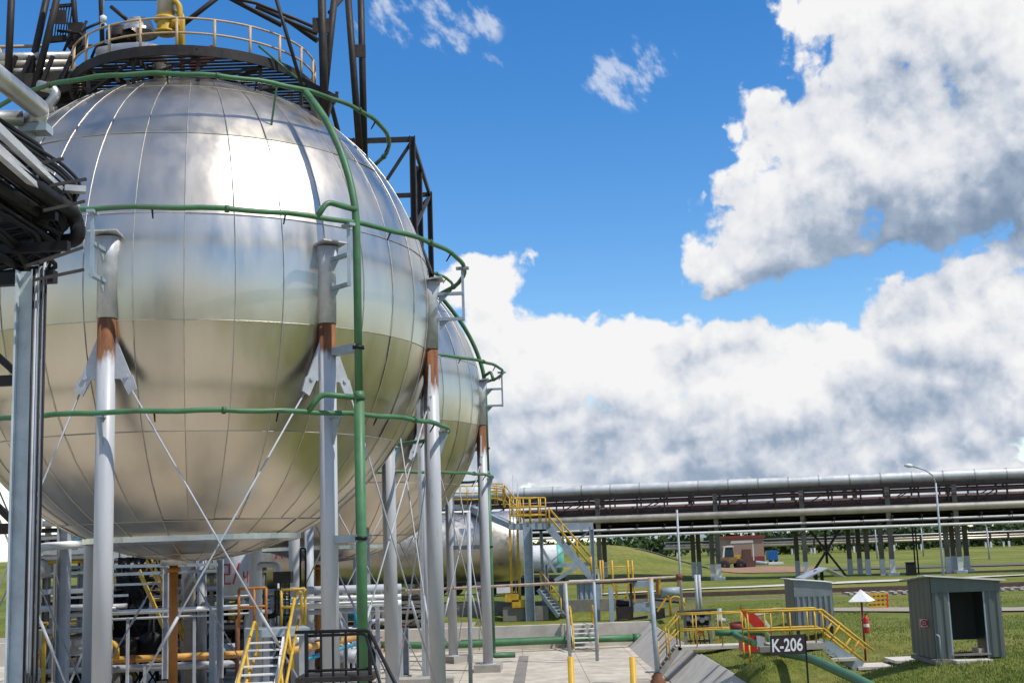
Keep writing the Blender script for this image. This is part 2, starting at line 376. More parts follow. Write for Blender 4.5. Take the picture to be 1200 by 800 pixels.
def grass_mat():
    m = bpy.data.materials.new('meadow_grass'); t = nt(m); N = t.nodes; L = t.links
    o = N.new('ShaderNodeOutputMaterial'); b = N.new('ShaderNodeBsdfPrincipled'); L.new(b.outputs[0], o.inputs[0])
    tc = N.new('ShaderNodeTexCoord'); V = tc.outputs['Object']
    mp = N.new('ShaderNodeMapping'); mp.inputs['Scale'].default_value = (.6, 1.3, 1); L.new(V, mp.inputs[0])
    def nz(v, s, d, r=.6):
        n = N.new('ShaderNodeTexNoise'); n.inputs['Scale'].default_value = s; n.inputs['Detail'].default_value = d; n.inputs['Roughness'].default_value = r; L.new(v, n.inputs[0]); return n.outputs[0]
    a = nz(mp.outputs[0], .09, 6); f = nz(V, 2.2, 8, .7)
    r1 = N.new('ShaderNodeValToRGB'); L.new(a, r1.inputs[0]); e = r1.color_ramp.elements
    e[0].position = .36; e[0].color = (.115, .16, .028, 1); e[1].position = .66; e[1].color = (.28, .255, .08, 1)
    k = e.new(.5); k.color = (.18, .205, .045, 1)
    r2 = N.new('ShaderNodeValToRGB'); L.new(f, r2.inputs[0]); e = r2.color_ramp.elements
    e[0].position = .3; e[0].color = (.55, .6, .5, 1); e[1].position = .72; e[1].color = (1.35, 1.28, 1.2, 1)
    mx = N.new('ShaderNodeMix'); mx.data_type = 'RGBA'; mx.blend_type = 'MULTIPLY'; mx.inputs[0].default_value = 1
    L.new(r1.outputs[0], mx.inputs[6]); L.new(r2.outputs[0], mx.inputs[7]); L.new(mx.outputs[2], b.inputs['Base Color'])
    b.inputs['Roughness'].default_value = .9; b.inputs['Specular IOR Level'].default_value = .15
    g = nz(V, 7, 6, .7); bp = N.new('ShaderNodeBump'); bp.inputs['Strength'].default_value = .9; bp.inputs['Distance'].default_value = .15; L.new(g, bp.inputs['Height']); L.new(bp.outputs[0], b.inputs['Normal'])
    return m
m_grass = grass_mat()
MB().add(vs, fs, True).build('ground', m_grass, kind='structure')

def slab_mat(name, c1, c2, joint, bw, bh):
    m = bpy.data.materials.new(name); t = nt(m); N = t.nodes; L = t.links
    o = N.new('ShaderNodeOutputMaterial'); b = N.new('ShaderNodeBsdfPrincipled'); L.new(b.outputs[0], o.inputs[0])
    tc = N.new('ShaderNodeTexCoord'); V = tc.outputs['Object']
    br = N.new('ShaderNodeTexBrick'); L.new(V, br.inputs[0]); br.inputs['Scale'].default_value = 1; br.offset = 0
    br.inputs['Brick Width'].default_value = bw; br.inputs['Row Height'].default_value = bh; br.inputs['Mortar Size'].default_value = .02; br.inputs['Mortar Smooth'].default_value = .4
    br.inputs['Color1'].default_value = (*c1, 1); br.inputs['Color2'].default_value = (*c2, 1); br.inputs['Mortar'].default_value = (*joint, 1)
    n = N.new('ShaderNodeTexNoise'); n.inputs['Scale'].default_value = .9; n.inputs['Detail'].default_value = 10; n.inputs['Roughness'].default_value = .68; L.new(V, n.inputs[0])
    r = N.new('ShaderNodeValToRGB'); L.new(n.outputs[0], r.inputs[0]); e = r.color_ramp.elements
    e[0].position = .32; e[0].color = (.62, .6, .56, 1); e[1].position = .6; e[1].color = (1.04, 1.03, 1.02, 1)
    mx = N.new('ShaderNodeMix'); mx.data_type = 'RGBA'; mx.blend_type = 'MULTIPLY'; mx.inputs[0].default_value = .9
    L.new(br.outputs[0], mx.inputs[6]); L.new(r.outputs[0], mx.inputs[7])
    n5 = N.new('ShaderNodeTexNoise'); n5.inputs['Scale'].default_value = .35; n5.inputs['Detail'].default_value = 7; n5.inputs['Roughness'].default_value = .6; L.new(V, n5.inputs[0])
    r5 = N.new('ShaderNodeMapRange'); r5.inputs[1].default_value = .55; r5.inputs[2].default_value = .64; r5.inputs[4].default_value = .45; L.new(n5.outputs[0], r5.inputs[0])
    m5 = N.new('ShaderNodeMix'); m5.data_type = 'RGBA'; L.new(r5.outputs[0], m5.inputs[0]); L.new(mx.outputs[2], m5.inputs[6]); m5.inputs[7].default_value = (.27, .235, .19, 1); L.new(m5.outputs[2], b.inputs['Base Color']); b.inputs['Roughness'].default_value = .9
    n2 = N.new('ShaderNodeTexNoise'); n2.inputs['Scale'].default_value = 25; L.new(V, n2.inputs[0])
    bp = N.new('ShaderNodeBump'); bp.inputs['Strength'].default_value = .25; bp.inputs['Distance'].default_value = .02; L.new(n2.outputs[0], bp.inputs['Height']); L.new(bp.outputs[0], b.inputs['Normal'])
    return m
m_pad = slab_mat('concrete_pad', (.57, .515, .42), (.52, .465, .375), (.2, .17, .14), 3.0, 6.0)
PZ1, PZ2 = -1.35, -2.3
MB().box((-16.35, 67.25, PZ2-.3), (45.9, 25.5, .6)).build('concrete_pad', m_pad, kind='structure')
MB().box((-31.1, 18.75, PZ1-.6), (57.8, 65.5, 1.2)).build('concrete_terrace', m_pad, kind='structure')
MB().box((-32, 86, -1.3), (58, 11.6, .62)).build('added_gravel_yard', m_gravel, kind='structure')  # gravel added so the horizontal vessel mirrors beige, not grass, from below
# drain strip across the pad
a = G(606, 800, PZ2); b = G(614, 768, PZ2)
MB().bar((a.x, a.y-4, PZ2+.002), (b.x, b.y, PZ2+.002), .55, .012).build('drain_channel', m_concdark, kind='structure')

def strip(name, mt, pts, wd, dz=.02):
    v = []; f = []
    P_ = []
    for i in range(len(pts)-1):
        a = Vector(pts[i]); b = Vector(pts[i+1]); n = max(1, int((b-a).length/2))
        for k in range(n): P_.append(a.lerp(b, k/n))
    P_.append(Vector(pts[-1]))
    for i, p in enumerate(P_):
        d = (P_[min(i+1, len(P_)-1)]-P_[max(i-1, 0)]); nrm = Vector((-d.y, d.x)).normalized()*wd/2
        for s_ in (-1, -.33, .33, 1):
            x, y = p.x+nrm.x*s_, p.y+nrm.y*s_; v.append((x, y, gz(x, y)+dz+.1*(1-abs(s_))*.2))
    for i in range(len(P_)-1):
        for k in range(3): f.append((i*4+k, i*4+k+1, i*4+k+5, i*4+k+4))
    return MB().add(v, f, True).build(name, mt, kind='structure')
strip('gravel_path', m_gravel, [(13, 70.5), (19, 66.5), (24, 63.6), (40, 61), (90, 57)], 3.6, .07)
strip('concrete_path', m_conclight, [(6, 99.5), (25, 104), (45, 108), (70, 110.5), (140, 112)], 2.6, .09)
strip('road', m_asph, [(14, 150), (45, 140), (62, 136), (80, 131), (170, 129)], 7, .1)
# bare earth in front of the loader
mb = MB(); cx, cy = G(885, 668).x, G(885, 668).y; ring = []
for i in range(40):
    a = 2*math.pi*i/40; k = 1+.35*noise.noise(Vector((math.cos(a)*2, math.sin(a)*2, 3)))
    ring.append((cx+8*k*math.cos(a), cy+13*k*math.sin(a)))
vv = [(cx, cy, gz(cx, cy)+.35)]; ff = []
for q in (.35, .7, 1.0):
    for i, (x, y) in enumerate(ring):
        X = cx+(x-cx)*q; Y = cy+(y-cy)*q
        vv.append((X, Y, gz(X, Y)+(.35*(1-q)+.25*max(0, noise.noise(Vector((X*.6, Y*.6, 0))))*(1-q)+.06)))
for i in range(40):
    j = (i+1) % 40; ff.append((0, 1+i, 1+j))
    for r in range(2): ff.append((1+r*40+i, 41+r*40+i, 41+r*40+j, 1+r*40+j))
mb.add(vv, ff, True).build('bare_earth', m_dirt, kind='structure')

# grass blades near the camera: one mesh nobody could count
def blade_mat():
    m = bpy.data.materials.new('grass_blades'); t = nt(m); N = t.nodes; L = t.links
    o = N.new('ShaderNodeOutputMaterial'); b = N.new('ShaderNodeBsdfPrincipled'); L.new(b.outputs[0], o.inputs[0])
    tc = N.new('ShaderNodeTexCoord'); n = N.new('ShaderNodeTexNoise'); n.inputs['Scale'].default_value = .5; n.inputs['Detail'].default_value = 8; n.inputs['Roughness'].default_value = .75; L.new(tc.outputs['Object'], n.inputs[0])
    r = N.new('ShaderNodeValToRGB'); L.new(n.outputs[0], r.inputs[0]); e = r.color_ramp.elements
    e[0].position = .33; e[0].color = (.125, .18, .027, 1); e[1].position = .68; e[1].color = (.33, .31, .10, 1); k = e.new(.5); k.color = (.20, .245, .05, 1)
    L.new(r.outputs[0], b.inputs['Base Color']); b.inputs['Roughness'].default_value = .7; b.inputs['Specular IOR Level'].default_value = .2
    return m
rg = random.Random(3); V_ = []; F_ = []
def blade(x, y, h, wd):
    a = rg.uniform(0, 6.28); dx, dy = math.cos(a)*wd, math.sin(a)*wd; l = rg.uniform(-.5, .5)*h; l2 = rg.uniform(-.5, .5)*h
    z = gz(x, y)-.01; b = len(V_)
    V_.extend([(x-dx, y-dy, z), (x+dx, y+dy, z), (x+l, y+l2, z+h)]); F_.append((b, b+1, b+2))
cnt = 0
while cnt < 70000:
    y = 34+ (rg.random()**1.7)*44; xmax = y*.42+1.5
    x = rg.uniform(8.0, xmax)
    if noise.noise(Vector((x*.5, y*.5, 5))) < rg.uniform(-.7, .2): continue
    if 60.5 < y < 68.5 and x > 17: continue
    tuft = max(0, noise.noise(Vector((x*1.1, y*1.1, 9)))-.15)
    blade(x, y, rg.uniform(.035, .09)*(1+2.2*tuft)*(1.7 if rg.random() < .04 else 1), rg.uniform(.010, .022)); cnt += 1
MB().add(V_, F_).build('grass', blade_mat(), label='short uneven green grass on the bank beside the concrete dike', cat='grass', kind='stuff')

# dike of sloping concrete slabs along the right side of the pad
m_slab = mat('dike_concrete', (.56, .52, .45), .9, var=.14, scale=1.2, bump=.3, bscale=25, dirt=(.28, .26, .22), dirt_amt=.55)
def dike(y0, y1, label, step):
    d = thing('dike_wall', (7.0, (y0+y1)/2, PZ2), label, 'dike wall', 'concrete slab dikes'); y = y0
    while y < y1-.5:
        e = min(y+step, y1); j = rg.uniform(-.02, .02)
        pr = [(6.3+j, PZ2-.05), (6.6+j, PZ2-.05), (8.0+j, -1.12), (7.82+j, -1.02)]
        v = [(x, yy, z) for yy in (y+.02, e-.02) for (x, z) in pr]
        MB().add(v, [(0,1,2,3),(7,6,5,4),(0,4,5,1),(1,5,6,2),(2,6,7,3),(3,7,4,0)]).build('slab', m_slab, d); y = e
    return d
dike(61.4, 79.4, 'long far run of sloping concrete dike slabs ending at the pale wall', 6.2)
dike(30, 57.6, 'near run of sloping concrete dike slabs below the black number sign', 9.4)
MB().plate([(6.55,57.65,PZ2),(6.55,61.35,PZ2),(7.85,61.35,-1.15),(7.85,57.65,-1.15)],  .1).build('dike_ramp', m_slab, label='dark gap of sloping concrete between the two dike runs under the yellow stile', cat='ramp')
wl = thing('retaining_wall', (-8, 80, PZ2), 'long pale concrete wall closing the far side of the pad behind the green pipe', 'wall')
x = -39.0
while x < 7.5:
    e = min(x+5.2, 7.9); MB().box(((x+e)/2, 79.85, (PZ2-.93)/2), (e-x-.03, .5, 1.37)).build('wall_panel', m_conclight, wl); x = e
MB().box((-5, 88.2, -.62), (34, .35, 1.5)).build('low_wall', m_concdark, label='weathered grey concrete wall standing behind the pale wall below the loading stairs', cat='wall')
# ------------------------------------------------------------------ spherical tanks
def shell_mat():
    m = bpy.data.materials.new('sphere_cladding'); t = nt(m); N = t.nodes; L = t.links
    o = N.new('ShaderNodeOutputMaterial'); b = N.new('ShaderNodeBsdfPrincipled'); L.new(b.outputs[0], o.inputs[0])
    tc = N.new('ShaderNodeTexCoord'); V = tc.outputs['Object']; b.inputs['Metallic'].default_value = 1
    at = N.new('ShaderNodeAttribute'); at.attribute_name = 'panel'
    mp = N.new('ShaderNodeMapping'); mp.inputs['Scale'].default_value = (1, 1, .25); L.new(V, mp.inputs[0])
    n = N.new('ShaderNodeTexNoise'); n.inputs['Scale'].default_value = 2.0; n.inputs['Detail'].default_value = 3.5; n.inputs['Roughness'].default_value = .55; L.new(mp.outputs[0], n.inputs[0])
    mr = N.new('ShaderNodeMapRange'); mr.inputs[1].default_value = .3; mr.inputs[2].default_value = .7; mr.inputs[3].default_value = .93; mr.inputs[4].default_value = 1.03; L.new(n.outputs[0], mr.inputs[0])
    pm = N.new('ShaderNodeMapRange'); pm.inputs[3].default_value = .93; pm.inputs[4].default_value = 1.05; L.new(at.outputs['Fac'], pm.inputs[0])
    mu = N.new('ShaderNodeMath'); mu.operation = 'MULTIPLY'; L.new(mr.outputs[0], mu.inputs[0]); L.new(pm.outputs[0], mu.inputs[1])
    sc = N.new('ShaderNodeVectorMath'); sc.operation = 'SCALE'; sc.inputs[0].default_value = (.66, .60, .505); L.new(mu.outputs[0], sc.inputs['Scale']); L.new(sc.outputs[0], b.inputs['Base Color'])
    rr = N.new('ShaderNodeMapRange'); rr.inputs[1].default_value = .3; rr.inputs[2].default_value = .7; rr.inputs[3].default_value = .28; rr.inputs[4].default_value = .37; L.new(n.outputs[0], rr.inputs[0]); L.new(rr.outputs[0], b.inputs['Roughness'])
    n2 = N.new('ShaderNodeTexNoise'); n2.inputs['Scale'].default_value = .9; n2.inputs['Detail'].default_value = 3; L.new(V, n2.inputs[0])
    bp = N.new('ShaderNodeBump'); bp.inputs['Strength'].default_value = .06; bp.inputs['Distance'].default_value = .12; L.new(n2.outputs[0], bp.inputs['Height']); L.new(bp.outputs[0], b.inputs['Normal'])
    return m
m_shell = shell_mat()
m_seam = mat('seam_strip_metal', (.50, .48, .44), .5, .8)
m_caps = mat('leg_cladding', (.50, .505, .51), .5, .35, bump=.1, bscale=4)

def leg_mat(name, ztop, fade):
    m = bpy.data.materials.new(name); t = nt(m); N = t.nodes; L = t.links
    o = N.new('ShaderNodeOutputMaterial'); b = N.new('ShaderNodeBsdfPrincipled'); L.new(b.outputs[0], o.inputs[0])
    tc = N.new('ShaderNodeTexCoord'); V = tc.outputs['Object']; sp = N.new('ShaderNodeSeparateXYZ'); L.new(V, sp.inputs[0])
    mp = N.new('ShaderNodeMapping'); mp.inputs['Scale'].default_value = (4, 4, .7); L.new(V, mp.inputs[0])
    n = N.new('ShaderNodeTexNoise'); n.inputs['Scale'].default_value = 1.1; n.inputs['Detail'].default_value = 8; n.inputs['Roughness'].default_value = .65; L.new(mp.outputs[0], n.inputs[0])
    h = N.new('ShaderNodeMapRange'); h.inputs[1].default_value = ztop-fade; h.inputs[2].default_value = ztop; h.inputs[3].default_value = -.6; h.inputs[4].default_value = .5; L.new(sp.outputs[2], h.inputs[0])
    ad = N.new('ShaderNodeMath'); ad.operation = 'ADD'; L.new(h.outputs[0], ad.inputs[0]); L.new(n.outputs[0], ad.inputs[1])
    r = N.new('ShaderNodeMapRange'); r.inputs[1].default_value = .42; r.inputs[2].default_value = .62; L.new(ad.outputs[0], r.inputs[0])
    n3 = N.new('ShaderNodeTexNoise'); n3.inputs['Scale'].default_value = .8; n3.inputs['Detail'].default_value = 10; n3.inputs['Roughness'].default_value = .75; L.new(mp.outputs[0], n3.inputs[0])
    r3 = N.new('ShaderNodeMapRange'); r3.inputs[1].default_value = .60; r3.inputs[2].default_value = .70; r3.inputs[4].default_value = .5; L.new(n3.outputs[0], r3.inputs[0])
    mxr = N.new('ShaderNodeMath'); mxr.operation = 'MAXIMUM'; L.new(r.outputs[0], mxr.inputs[0]); L.new(r3.outputs[0], mxr.inputs[1])
    rc = N.new('ShaderNodeValToRGB'); L.new(n.outputs[0], rc.inputs[0]); e = rc.color_ramp.elements
    e[0].position = .35; e[0].color = (.075, .025, .012, 1); e[1].position = .65; e[1].color = (.27, .105, .035, 1)
    n4 = N.new('ShaderNodeTexNoise'); n4.inputs['Scale'].default_value = .5; n4.inputs['Detail'].default_value = 8; L.new(mp.outputs[0], n4.inputs[0])
    pc = N.new('ShaderNodeValToRGB'); L.new(n4.outputs[0], pc.inputs[0]); e = pc.color_ramp.elements
    e[0].position = .3; e[0].color = (.40, .41, .43, 1); e[1].position = .7; e[1].color = (.52, .53, .55, 1)
    mx = N.new('ShaderNodeMix'); mx.data_type = 'RGBA'; L.new(mxr.outputs[0], mx.inputs[0]); L.new(pc.outputs[0], mx.inputs[6]); L.new(rc.outputs[0], mx.inputs[7]); L.new(mx.outputs[2], b.inputs['Base Color'])
    rg_ = N.new('ShaderNodeMapRange'); rg_.inputs[3].default_value = .42; rg_.inputs[4].default_value = .85; L.new(mxr.outputs[0], rg_.inputs[0]); L.new(rg_.outputs[0], b.inputs['Roughness'])
    return m

R_S = 8.1
m_ringjoint = mat('dark_green_joint', (.04, .11, .05), .5, dirt=rust_c, dirt_amt=.5)
def polar(c, r, az, z): return Vector((c.x + r*math.sin(az), c.y - r*math.cos(az), c.z + z))

def sphere_tank(c, foot, pad, label, az0, seed, riser_az, detail):
    rs = random.Random(seed); c = Vector(c); H = c.z-foot
    root = thing('spherical_tank', (c.x, c.y, pad), label, 'storage tank', 'spherical storage tanks')
    # shell: every sheet slightly out of true
    rows = [-89, -76, -58, -33, -10, 12, 33, 55, 72, 88]; NS = 36; V = []; Fc = []; pv = []
    for i in range(len(rows)-1):
        e0, e1 = rad(rows[i]), rad(rows[i+1]); ns = NS if abs(rows[i]+rows[i+1])/2 < 62 else NS//2
        for j in range(ns):
            a0, a1 = 2*math.pi*j/ns+rad(2), 2*math.pi*(j+1)/ns+rad(2); ta, tb, bu = rs.gauss(0, .004), rs.gauss(0, .006), rs.gauss(.0, .004)
            k = 5; b = len(V); val = rs.random()
            for p in range(k):
                for q in range(k):
                    u, v = p/(k-1)*2-1, q/(k-1)*2-1; e = e0+(e1-e0)*p/(k-1); a = a0+(a1-a0)*q/(k-1)
                    r = R_S + ta*v + tb*u + bu*(1-u*u)*(1-v*v) - .006*(1-max(abs(u), abs(v)) < .01)
                    V.append(polar(c, r*math.cos(e), a, r*math.sin(e)))
            for p in range(k-1):
                for q in range(k-1):
                    Fc.append((b+p*k+q, b+p*k+q+1, b+(p+1)*k+q+1, b+(p+1)*k+q)); pv.append(val)
    sh = MB().add(V, Fc, True).build('shell', m_shell, root)
    at = sh.data.attributes.new('panel', 'FLOAT', 'FACE'); at.data.foreach_set('value', pv)
    sm = MB()
    for j in range(NS):
        a = 2*math.pi*j/NS+rad(2); top = 74 if j % 2 == 0 else 58; bot = -86 if j % 2 == 0 else -58
        pts = []
        for e in range(bot, top+1, 4): pts.append(polar(c, (R_S+.009)*math.cos(rad(e)), a, (R_S+.009)*math.sin(rad(e))))
        sm.tube(pts, .011, 4, False, False)
    for e in rows[1:-1]:
        sm.tube([polar(c, (R_S+.009)*math.cos(rad(e)), 2*math.pi*k/108, (R_S+.009)*math.sin(rad(e))) for k in range(108)], .012, 4, True, False)
    sm.build('seam_strip', m_seam, root)
    sk = MB(); e = rad(-65)
    sk.lathe(c, [(R_S*math.cos(e)+.02, R_S*math.sin(e)+.14), (R_S*math.cos(e)+.10, R_S*math.sin(e)+.06), (R_S*math.cos(e)+.10, R_S*math.sin(e)-.12), (R_S*math.cos(e)-.15, R_S*math.sin(e)-.2)], 64, False)
    sk.build('skirt_ring', m_alu, root)
    MB().cyl(c+Vector((-.55, -.4, -R_S-.12)), c+Vector((-.55, -.4, -R_S+.3)), .42, n=20).build('bottom_nozzle', m_aludull, root)
    op = MB(); o = c+Vector((-.55, -.4, 0))
    op.cyl(o+Z*(pad-c.z), o+Z*(-R_S-.05), .145, n=14); op.cyl(o+Z*(-R_S-.35), o+Z*(-R_S-.2), .22, n=14)
    op.build('outlet_pipe', m_orange, root)
    lm = leg_mat('leg_paint_%d' % seed, H-1.2, 2.3)
    LR = R_S-.05; feet = []; tops = []
    for k in range(8):
        a = rad(az0+45*k); p = polar(c, LR, a, 0); od = Vector((math.sin(a), -math.cos(a), 0)); td = Vector((math.cos(a), math.sin(a), 0))
        ft = Vector((p.x, p.y, foot))
        lm = leg_mat('leg_paint_%d_%d' % (seed, k), H-1.2, (2.3, 1.7, 2.9, 2.0, 2.6, 1.6, 2.2, 2.8)[k])
        lg = MB().tube([ft+Z*.03, p+Z*(-1.28)], .255, 20)
        lg.cyl(ft, ft+Z*.03, .42, n=20)
        lg = lg.build('leg', lm, root)
        cap = MB().tube([p+Z*(-1.35), p+Z*.35, p+Z*.95+od*.05], [.28, .285, .35], 20)
        cap.box(p+Z*1.0+od*.12, (.82, .75, .05), a, rad(-8)); cap.build('leg_cap', m_caps, lg)
        MB().box(ft+Z*((pad-foot)/2-.0), (1.75, 1.35, foot-pad+.02), a).build('pedestal', m_conc, lg)
        for s in (-1, 1):
            g0 = p+td*(s*.26)
            poly = [g0+Z*(-1.9), g0+Z*(-3.05), g0+Z*-3.05+td*(s*.15), g0+Z*-3.5+td*(s*.38), g0+Z*-3.36+td*(s*.62), g0+Z*-2.98+td*(s*.5), g0+Z*-2.93+td*(s*.43)]
            gp = MB().plate(poly, .06); q = g0+Z*-3.0+td*(s*.32)
            gp.cyl(q-od*.08, q+od*.08, .06, n=10); gp.build('gusset_plate', m_grey, lg)
        feet.append((ft, td)); tops.append((p, td))
        # bracket carrying the middle spray ring: two arms and an upright
        br = MB(); o1 = p+od*.34
        for zz in (.52, -.35):
            br.bar(o1+Z*zz-od*.05, p+od*1.18+Z*zz, .14, .1); br.plate([o1+Z*(zz-.05), o1+Z*(zz-.35), o1+od*.3+Z*(zz-.05)], .05)
        br.bar(p+od*1.16+Z*-.42, p+od*1.16+Z*1.42, .09, .09); br.bar(p+od*.95+Z*1.38, p+od*1.38+Z*1.38, .2, .08); br.build('ring_bracket', m_bluegrey, lg)
        lb = MB(); lb.plate([p+od*.2+Z*-4.15, p+od*.2+Z*-5.05, p+od*.5+Z*-4.3, p+od*.52+Z*-4.15], .07); lb.bar(p+od*.2+Z*-4.12, p+od*.55+Z*-4.12, .22, .05)
        lb.build('ring_support', m_bluegrey, lg)
    for k in range(8):
        for s in (1, -1):
            (p, t0), (f, t1) = tops[k], feet[(k+s) % 8]
            A = p+t0*(s*.75)+Z*-3.4; B = f+t1*(-s*.3)+Z*.35; d = (B-A).normalized()
            off = Vector((p.x-c.x, p.y-c.y, 0)).normalized()*(.05*s); A += off; B += off
            rd = MB().cyl(A, B, .028, n=6).build('brace_rod', m_grey, root)
            q = A+(B-A)*.72
            tb = MB(); tb.cyl(q-d*.5, q+d*.5, .045, n=8); tb.build('turnbuckle', m_grey, rd)
    m_ring = m_green
    for (r, z, th, nm) in ((6.72, 6.25, .075, 'top'), (9.25, 1.48, .075, 'mid'), (8.55, -4.02, .075, 'low')):
        rb = MB().tube([polar(c, r, 2*math.pi*k/96, z+.02*math.sin(k*1.7)) for k in range(96)], th, 10, True).build('spray_ring', m_ring, root)
        for k in range(16):
            a = rad(az0+10+22.5*k); p = polar(c, r, a, z); i = (c+Z*z-p).normalized()
            MB().cyl(p-Z*.04, p-Z*.28+i*.16, .03, .02, n=6).build('spray_nozzle', m_black, rb)
        for k in range(8):
            a = rad(az0+45*k+22); p = polar(c, r, a, z); q = polar(c, r, a+.012, z); MB().cyl(p, q, th+.028, n=10).build('pipe_joint', m_ringjoint, rb)
        if nm == 'top':
            for k in range(4):
                a = rad(az0+38+90*k); p = polar(c, r, a, z); q = polar(c, 6.3, a, math.sqrt(R_S**2-6.3**2)-.1)
                MB().bar(p-Z*.1, q, .05, .05).build('ring_bracket', m_green, root)
    # riser
    ra = riser_az
    pts = [polar(c, 6.72, ra, 6.2), polar(c, 7.15, ra, 5.75), polar(c, 7.9, ra, 4.9), polar(c, 8.6, ra, 3.75), polar(c, 9.0, ra, 2.8), polar(c, 9.25, ra, 1.9), polar(c, 9.28, ra, 1.0), polar(c, 9.28, ra, -3.6)]
    rp = MB().pipe(pts, .115, 12, .7); rp.cyl(pts[-1]+Z*.15, pts[-1]-Z*.1, .125, .18, n=12)
    bot = polar(c, 9.28, ra, pad-c.z+.5)
    rp.cyl(pts[-1], bot, .15, n=14)
    if detail: rp.pipe([bot+Z*.2, bot-Z*.15, bot-Z*.15+Vector((1.2, .1, 0))], .15, 12)
    rs_ = rp.build('riser_pipe', m_green, root)
    for (r, z) in ((9.25, 1.48), (8.55, -4.02)):
        A = polar(c, r, ra-.14, z); t = polar(c, 9.28, ra, z+.38)
        MB().pipe([A, A+Z*.4+(t-A)*.25, t], .085, 10).build('branch_pipe', m_green, rs_)
    for z in (-2.2, -7.6):
        kk = min(range(8), key=lambda k: abs(math.sin((rad(az0+45*k)-ra)/2))); p, td = tops[kk]
        bk = MB(); q = polar(c, 9.28, ra, z); bk.bar(p+Z*z+td*.1, q, .3, .22); bk.build('riser_bracket', m_bluegrey, rs_)
        MB().cyl(q-Z*.05, q+Z*.05, .175, n=14).build('clamp', m_black, rs_)
    return root
C1 = Vector((-10.8, 43.0, 11.9)); C2 = Vector((-9.8, 67.0, 11.5))
tank1 = sphere_tank(C1, -1.0, PZ1, 'big near silver spherical tank on rust streaked legs with a round platform on top', -3, 1, rad(43.5), True)
tank2 = sphere_tank(C2, -1.95, PZ2, 'second silver spherical tank standing half hidden behind the big near sphere', -3, 2, rad(118), True)
# ------------------------------------------------------------------ round platform on the near sphere
def rail(parent, pts, h, mt, r=.03, rails=(1.0, .52), posts=True, pr=None, toe=0):
    hb = MB()
    for k in rails: hb.pipe([Vector(p)+Z*(h*k) for p in pts], r, 7, r*3, 3) if len(pts) > 2 else hb.tube([Vector(p)+Z*(h*k) for p in pts], r, 7)
    if toe: 
        for a, b in zip(pts, pts[1:]): hb.bar(Vector(a)+Z*(toe/2+.01), Vector(b)+Z*(toe/2+.01), .015, toe)
    o = hb.build('handrail', mt, parent)
    if posts:
        for p in pts: MB().tube([Vector(p), Vector(p)+Z*h], pr or r, 7).build('post', mt, parent)
    return o
def stair(parent, A, B, wd, n, mt, side=None):
    "flight from A (bottom) to B (top): two stringers and n treads"
    A = Vector(A); B = Vector(B); d = B-A; sd = Vector((d.y, -d.x, 0)).normalized()*(wd/2)
    for s in (-1, 1): MB().bar(A+sd*s, B+sd*s, .06, .24 if wd < 1.15 else .42).build('stringer', mt, parent)
    t = MB()
    dh = Vector((d.x, d.y, 0)).normalized()
    for i in range(1, n+1):
        p = A+d*(i/(n+.5)); t.bar(p-sd*.97, p+sd*.97, .26, .035)
    t.build('treads', mt, parent)

CZ = C1.z
pf = thing('round_platform', (C1.x, C1.y, CZ+7.6), 'round dark steel platform with thin tan railings on top of the near sphere', 'platform')
fz = CZ+8.05; RO = 4.15
db = MB()
for i in range(30):
    y = -RO+.14+i*(2*RO-.28)/29; hw = math.sqrt(max(0, RO*RO-y*y)); inn = math.sqrt(max(0, 2.0**2-y*y)) if abs(y) < 2.0 else 0
    if inn:
        for s in (-1, 1): db.bar((C1.x+s*inn, C1.y+y, fz), (C1.x+s*hw, C1.y+y, fz), .155, .03)
    else: db.bar((C1.x-hw, C1.y+y, fz), (C1.x+hw, C1.y+y, fz), .155, .03)
db.build('deck_grating', m_dark, pf)
rb = MB()
for r in (RO, ): rb.lathe((C1.x, C1.y, fz), [(r, -.22), (r+.06, -.22), (r+.06, .12), (r, .12), (r, -.22)], 56, False)
rb.lathe((C1.x, C1.y, fz), [(2.0, -.16), (2.08, -.16), (2.08, -.02), (2.0, -.02), (2.0, -.16)], 40, False)
rb.build('rim', m_dark, pf)
m_tan = mat('tan_rail_paint', (.50, .36, .22), .5, dirt=rust_c, dirt_amt=.5)
PN = 22
hb = MB()
for k in (.55, 1.05): hb.tube([(C1.x+RO*math.sin(2*math.pi*i/72), C1.y-RO*math.cos(2*math.pi*i/72), fz+k) for i in range(72)], .036, 7, True)
hb.build('handrail', m_tan, pf)
for i in range(PN):
    a = 2*math.pi*(i+.35)/PN; p = Vector((C1.x+RO*math.sin(a), C1.y-RO*math.cos(a), fz)); MB().tube([p-Z*.1, p+Z*1.06], .05, 7).build('post', m_tan, pf)
for i in range(12):
    a = 2*math.pi*(i+.5)/12; s_, c_ = math.sin(a), -math.cos(a)
    o = Vector((C1.x, C1.y, 0)); p = o+Vector((s_*(RO-.15), c_*(RO-.15), fz-.2)); rr = RO+.55
    q = o+Vector((s_*rr, c_*rr, CZ+math.sqrt(R_S**2-rr**2)+.02)); q2 = o+Vector((s_*(RO-.15), c_*(RO-.15), CZ+math.sqrt(R_S**2-(RO-.15)**2)))
    st = MB().bar(q2, p, .11, .11); st.bar(p-Vector((s_, c_, 0))*1.9, p, .09, .14)
    a2 = 2*math.pi*(i+1.5)/12; st.bar(q2+Z*.1, o+Vector((math.sin(a2)*(RO-.15), -math.cos(a2)*(RO-.15), fz-.2)), .08, .08)
    st.build('support', m_dark, pf)
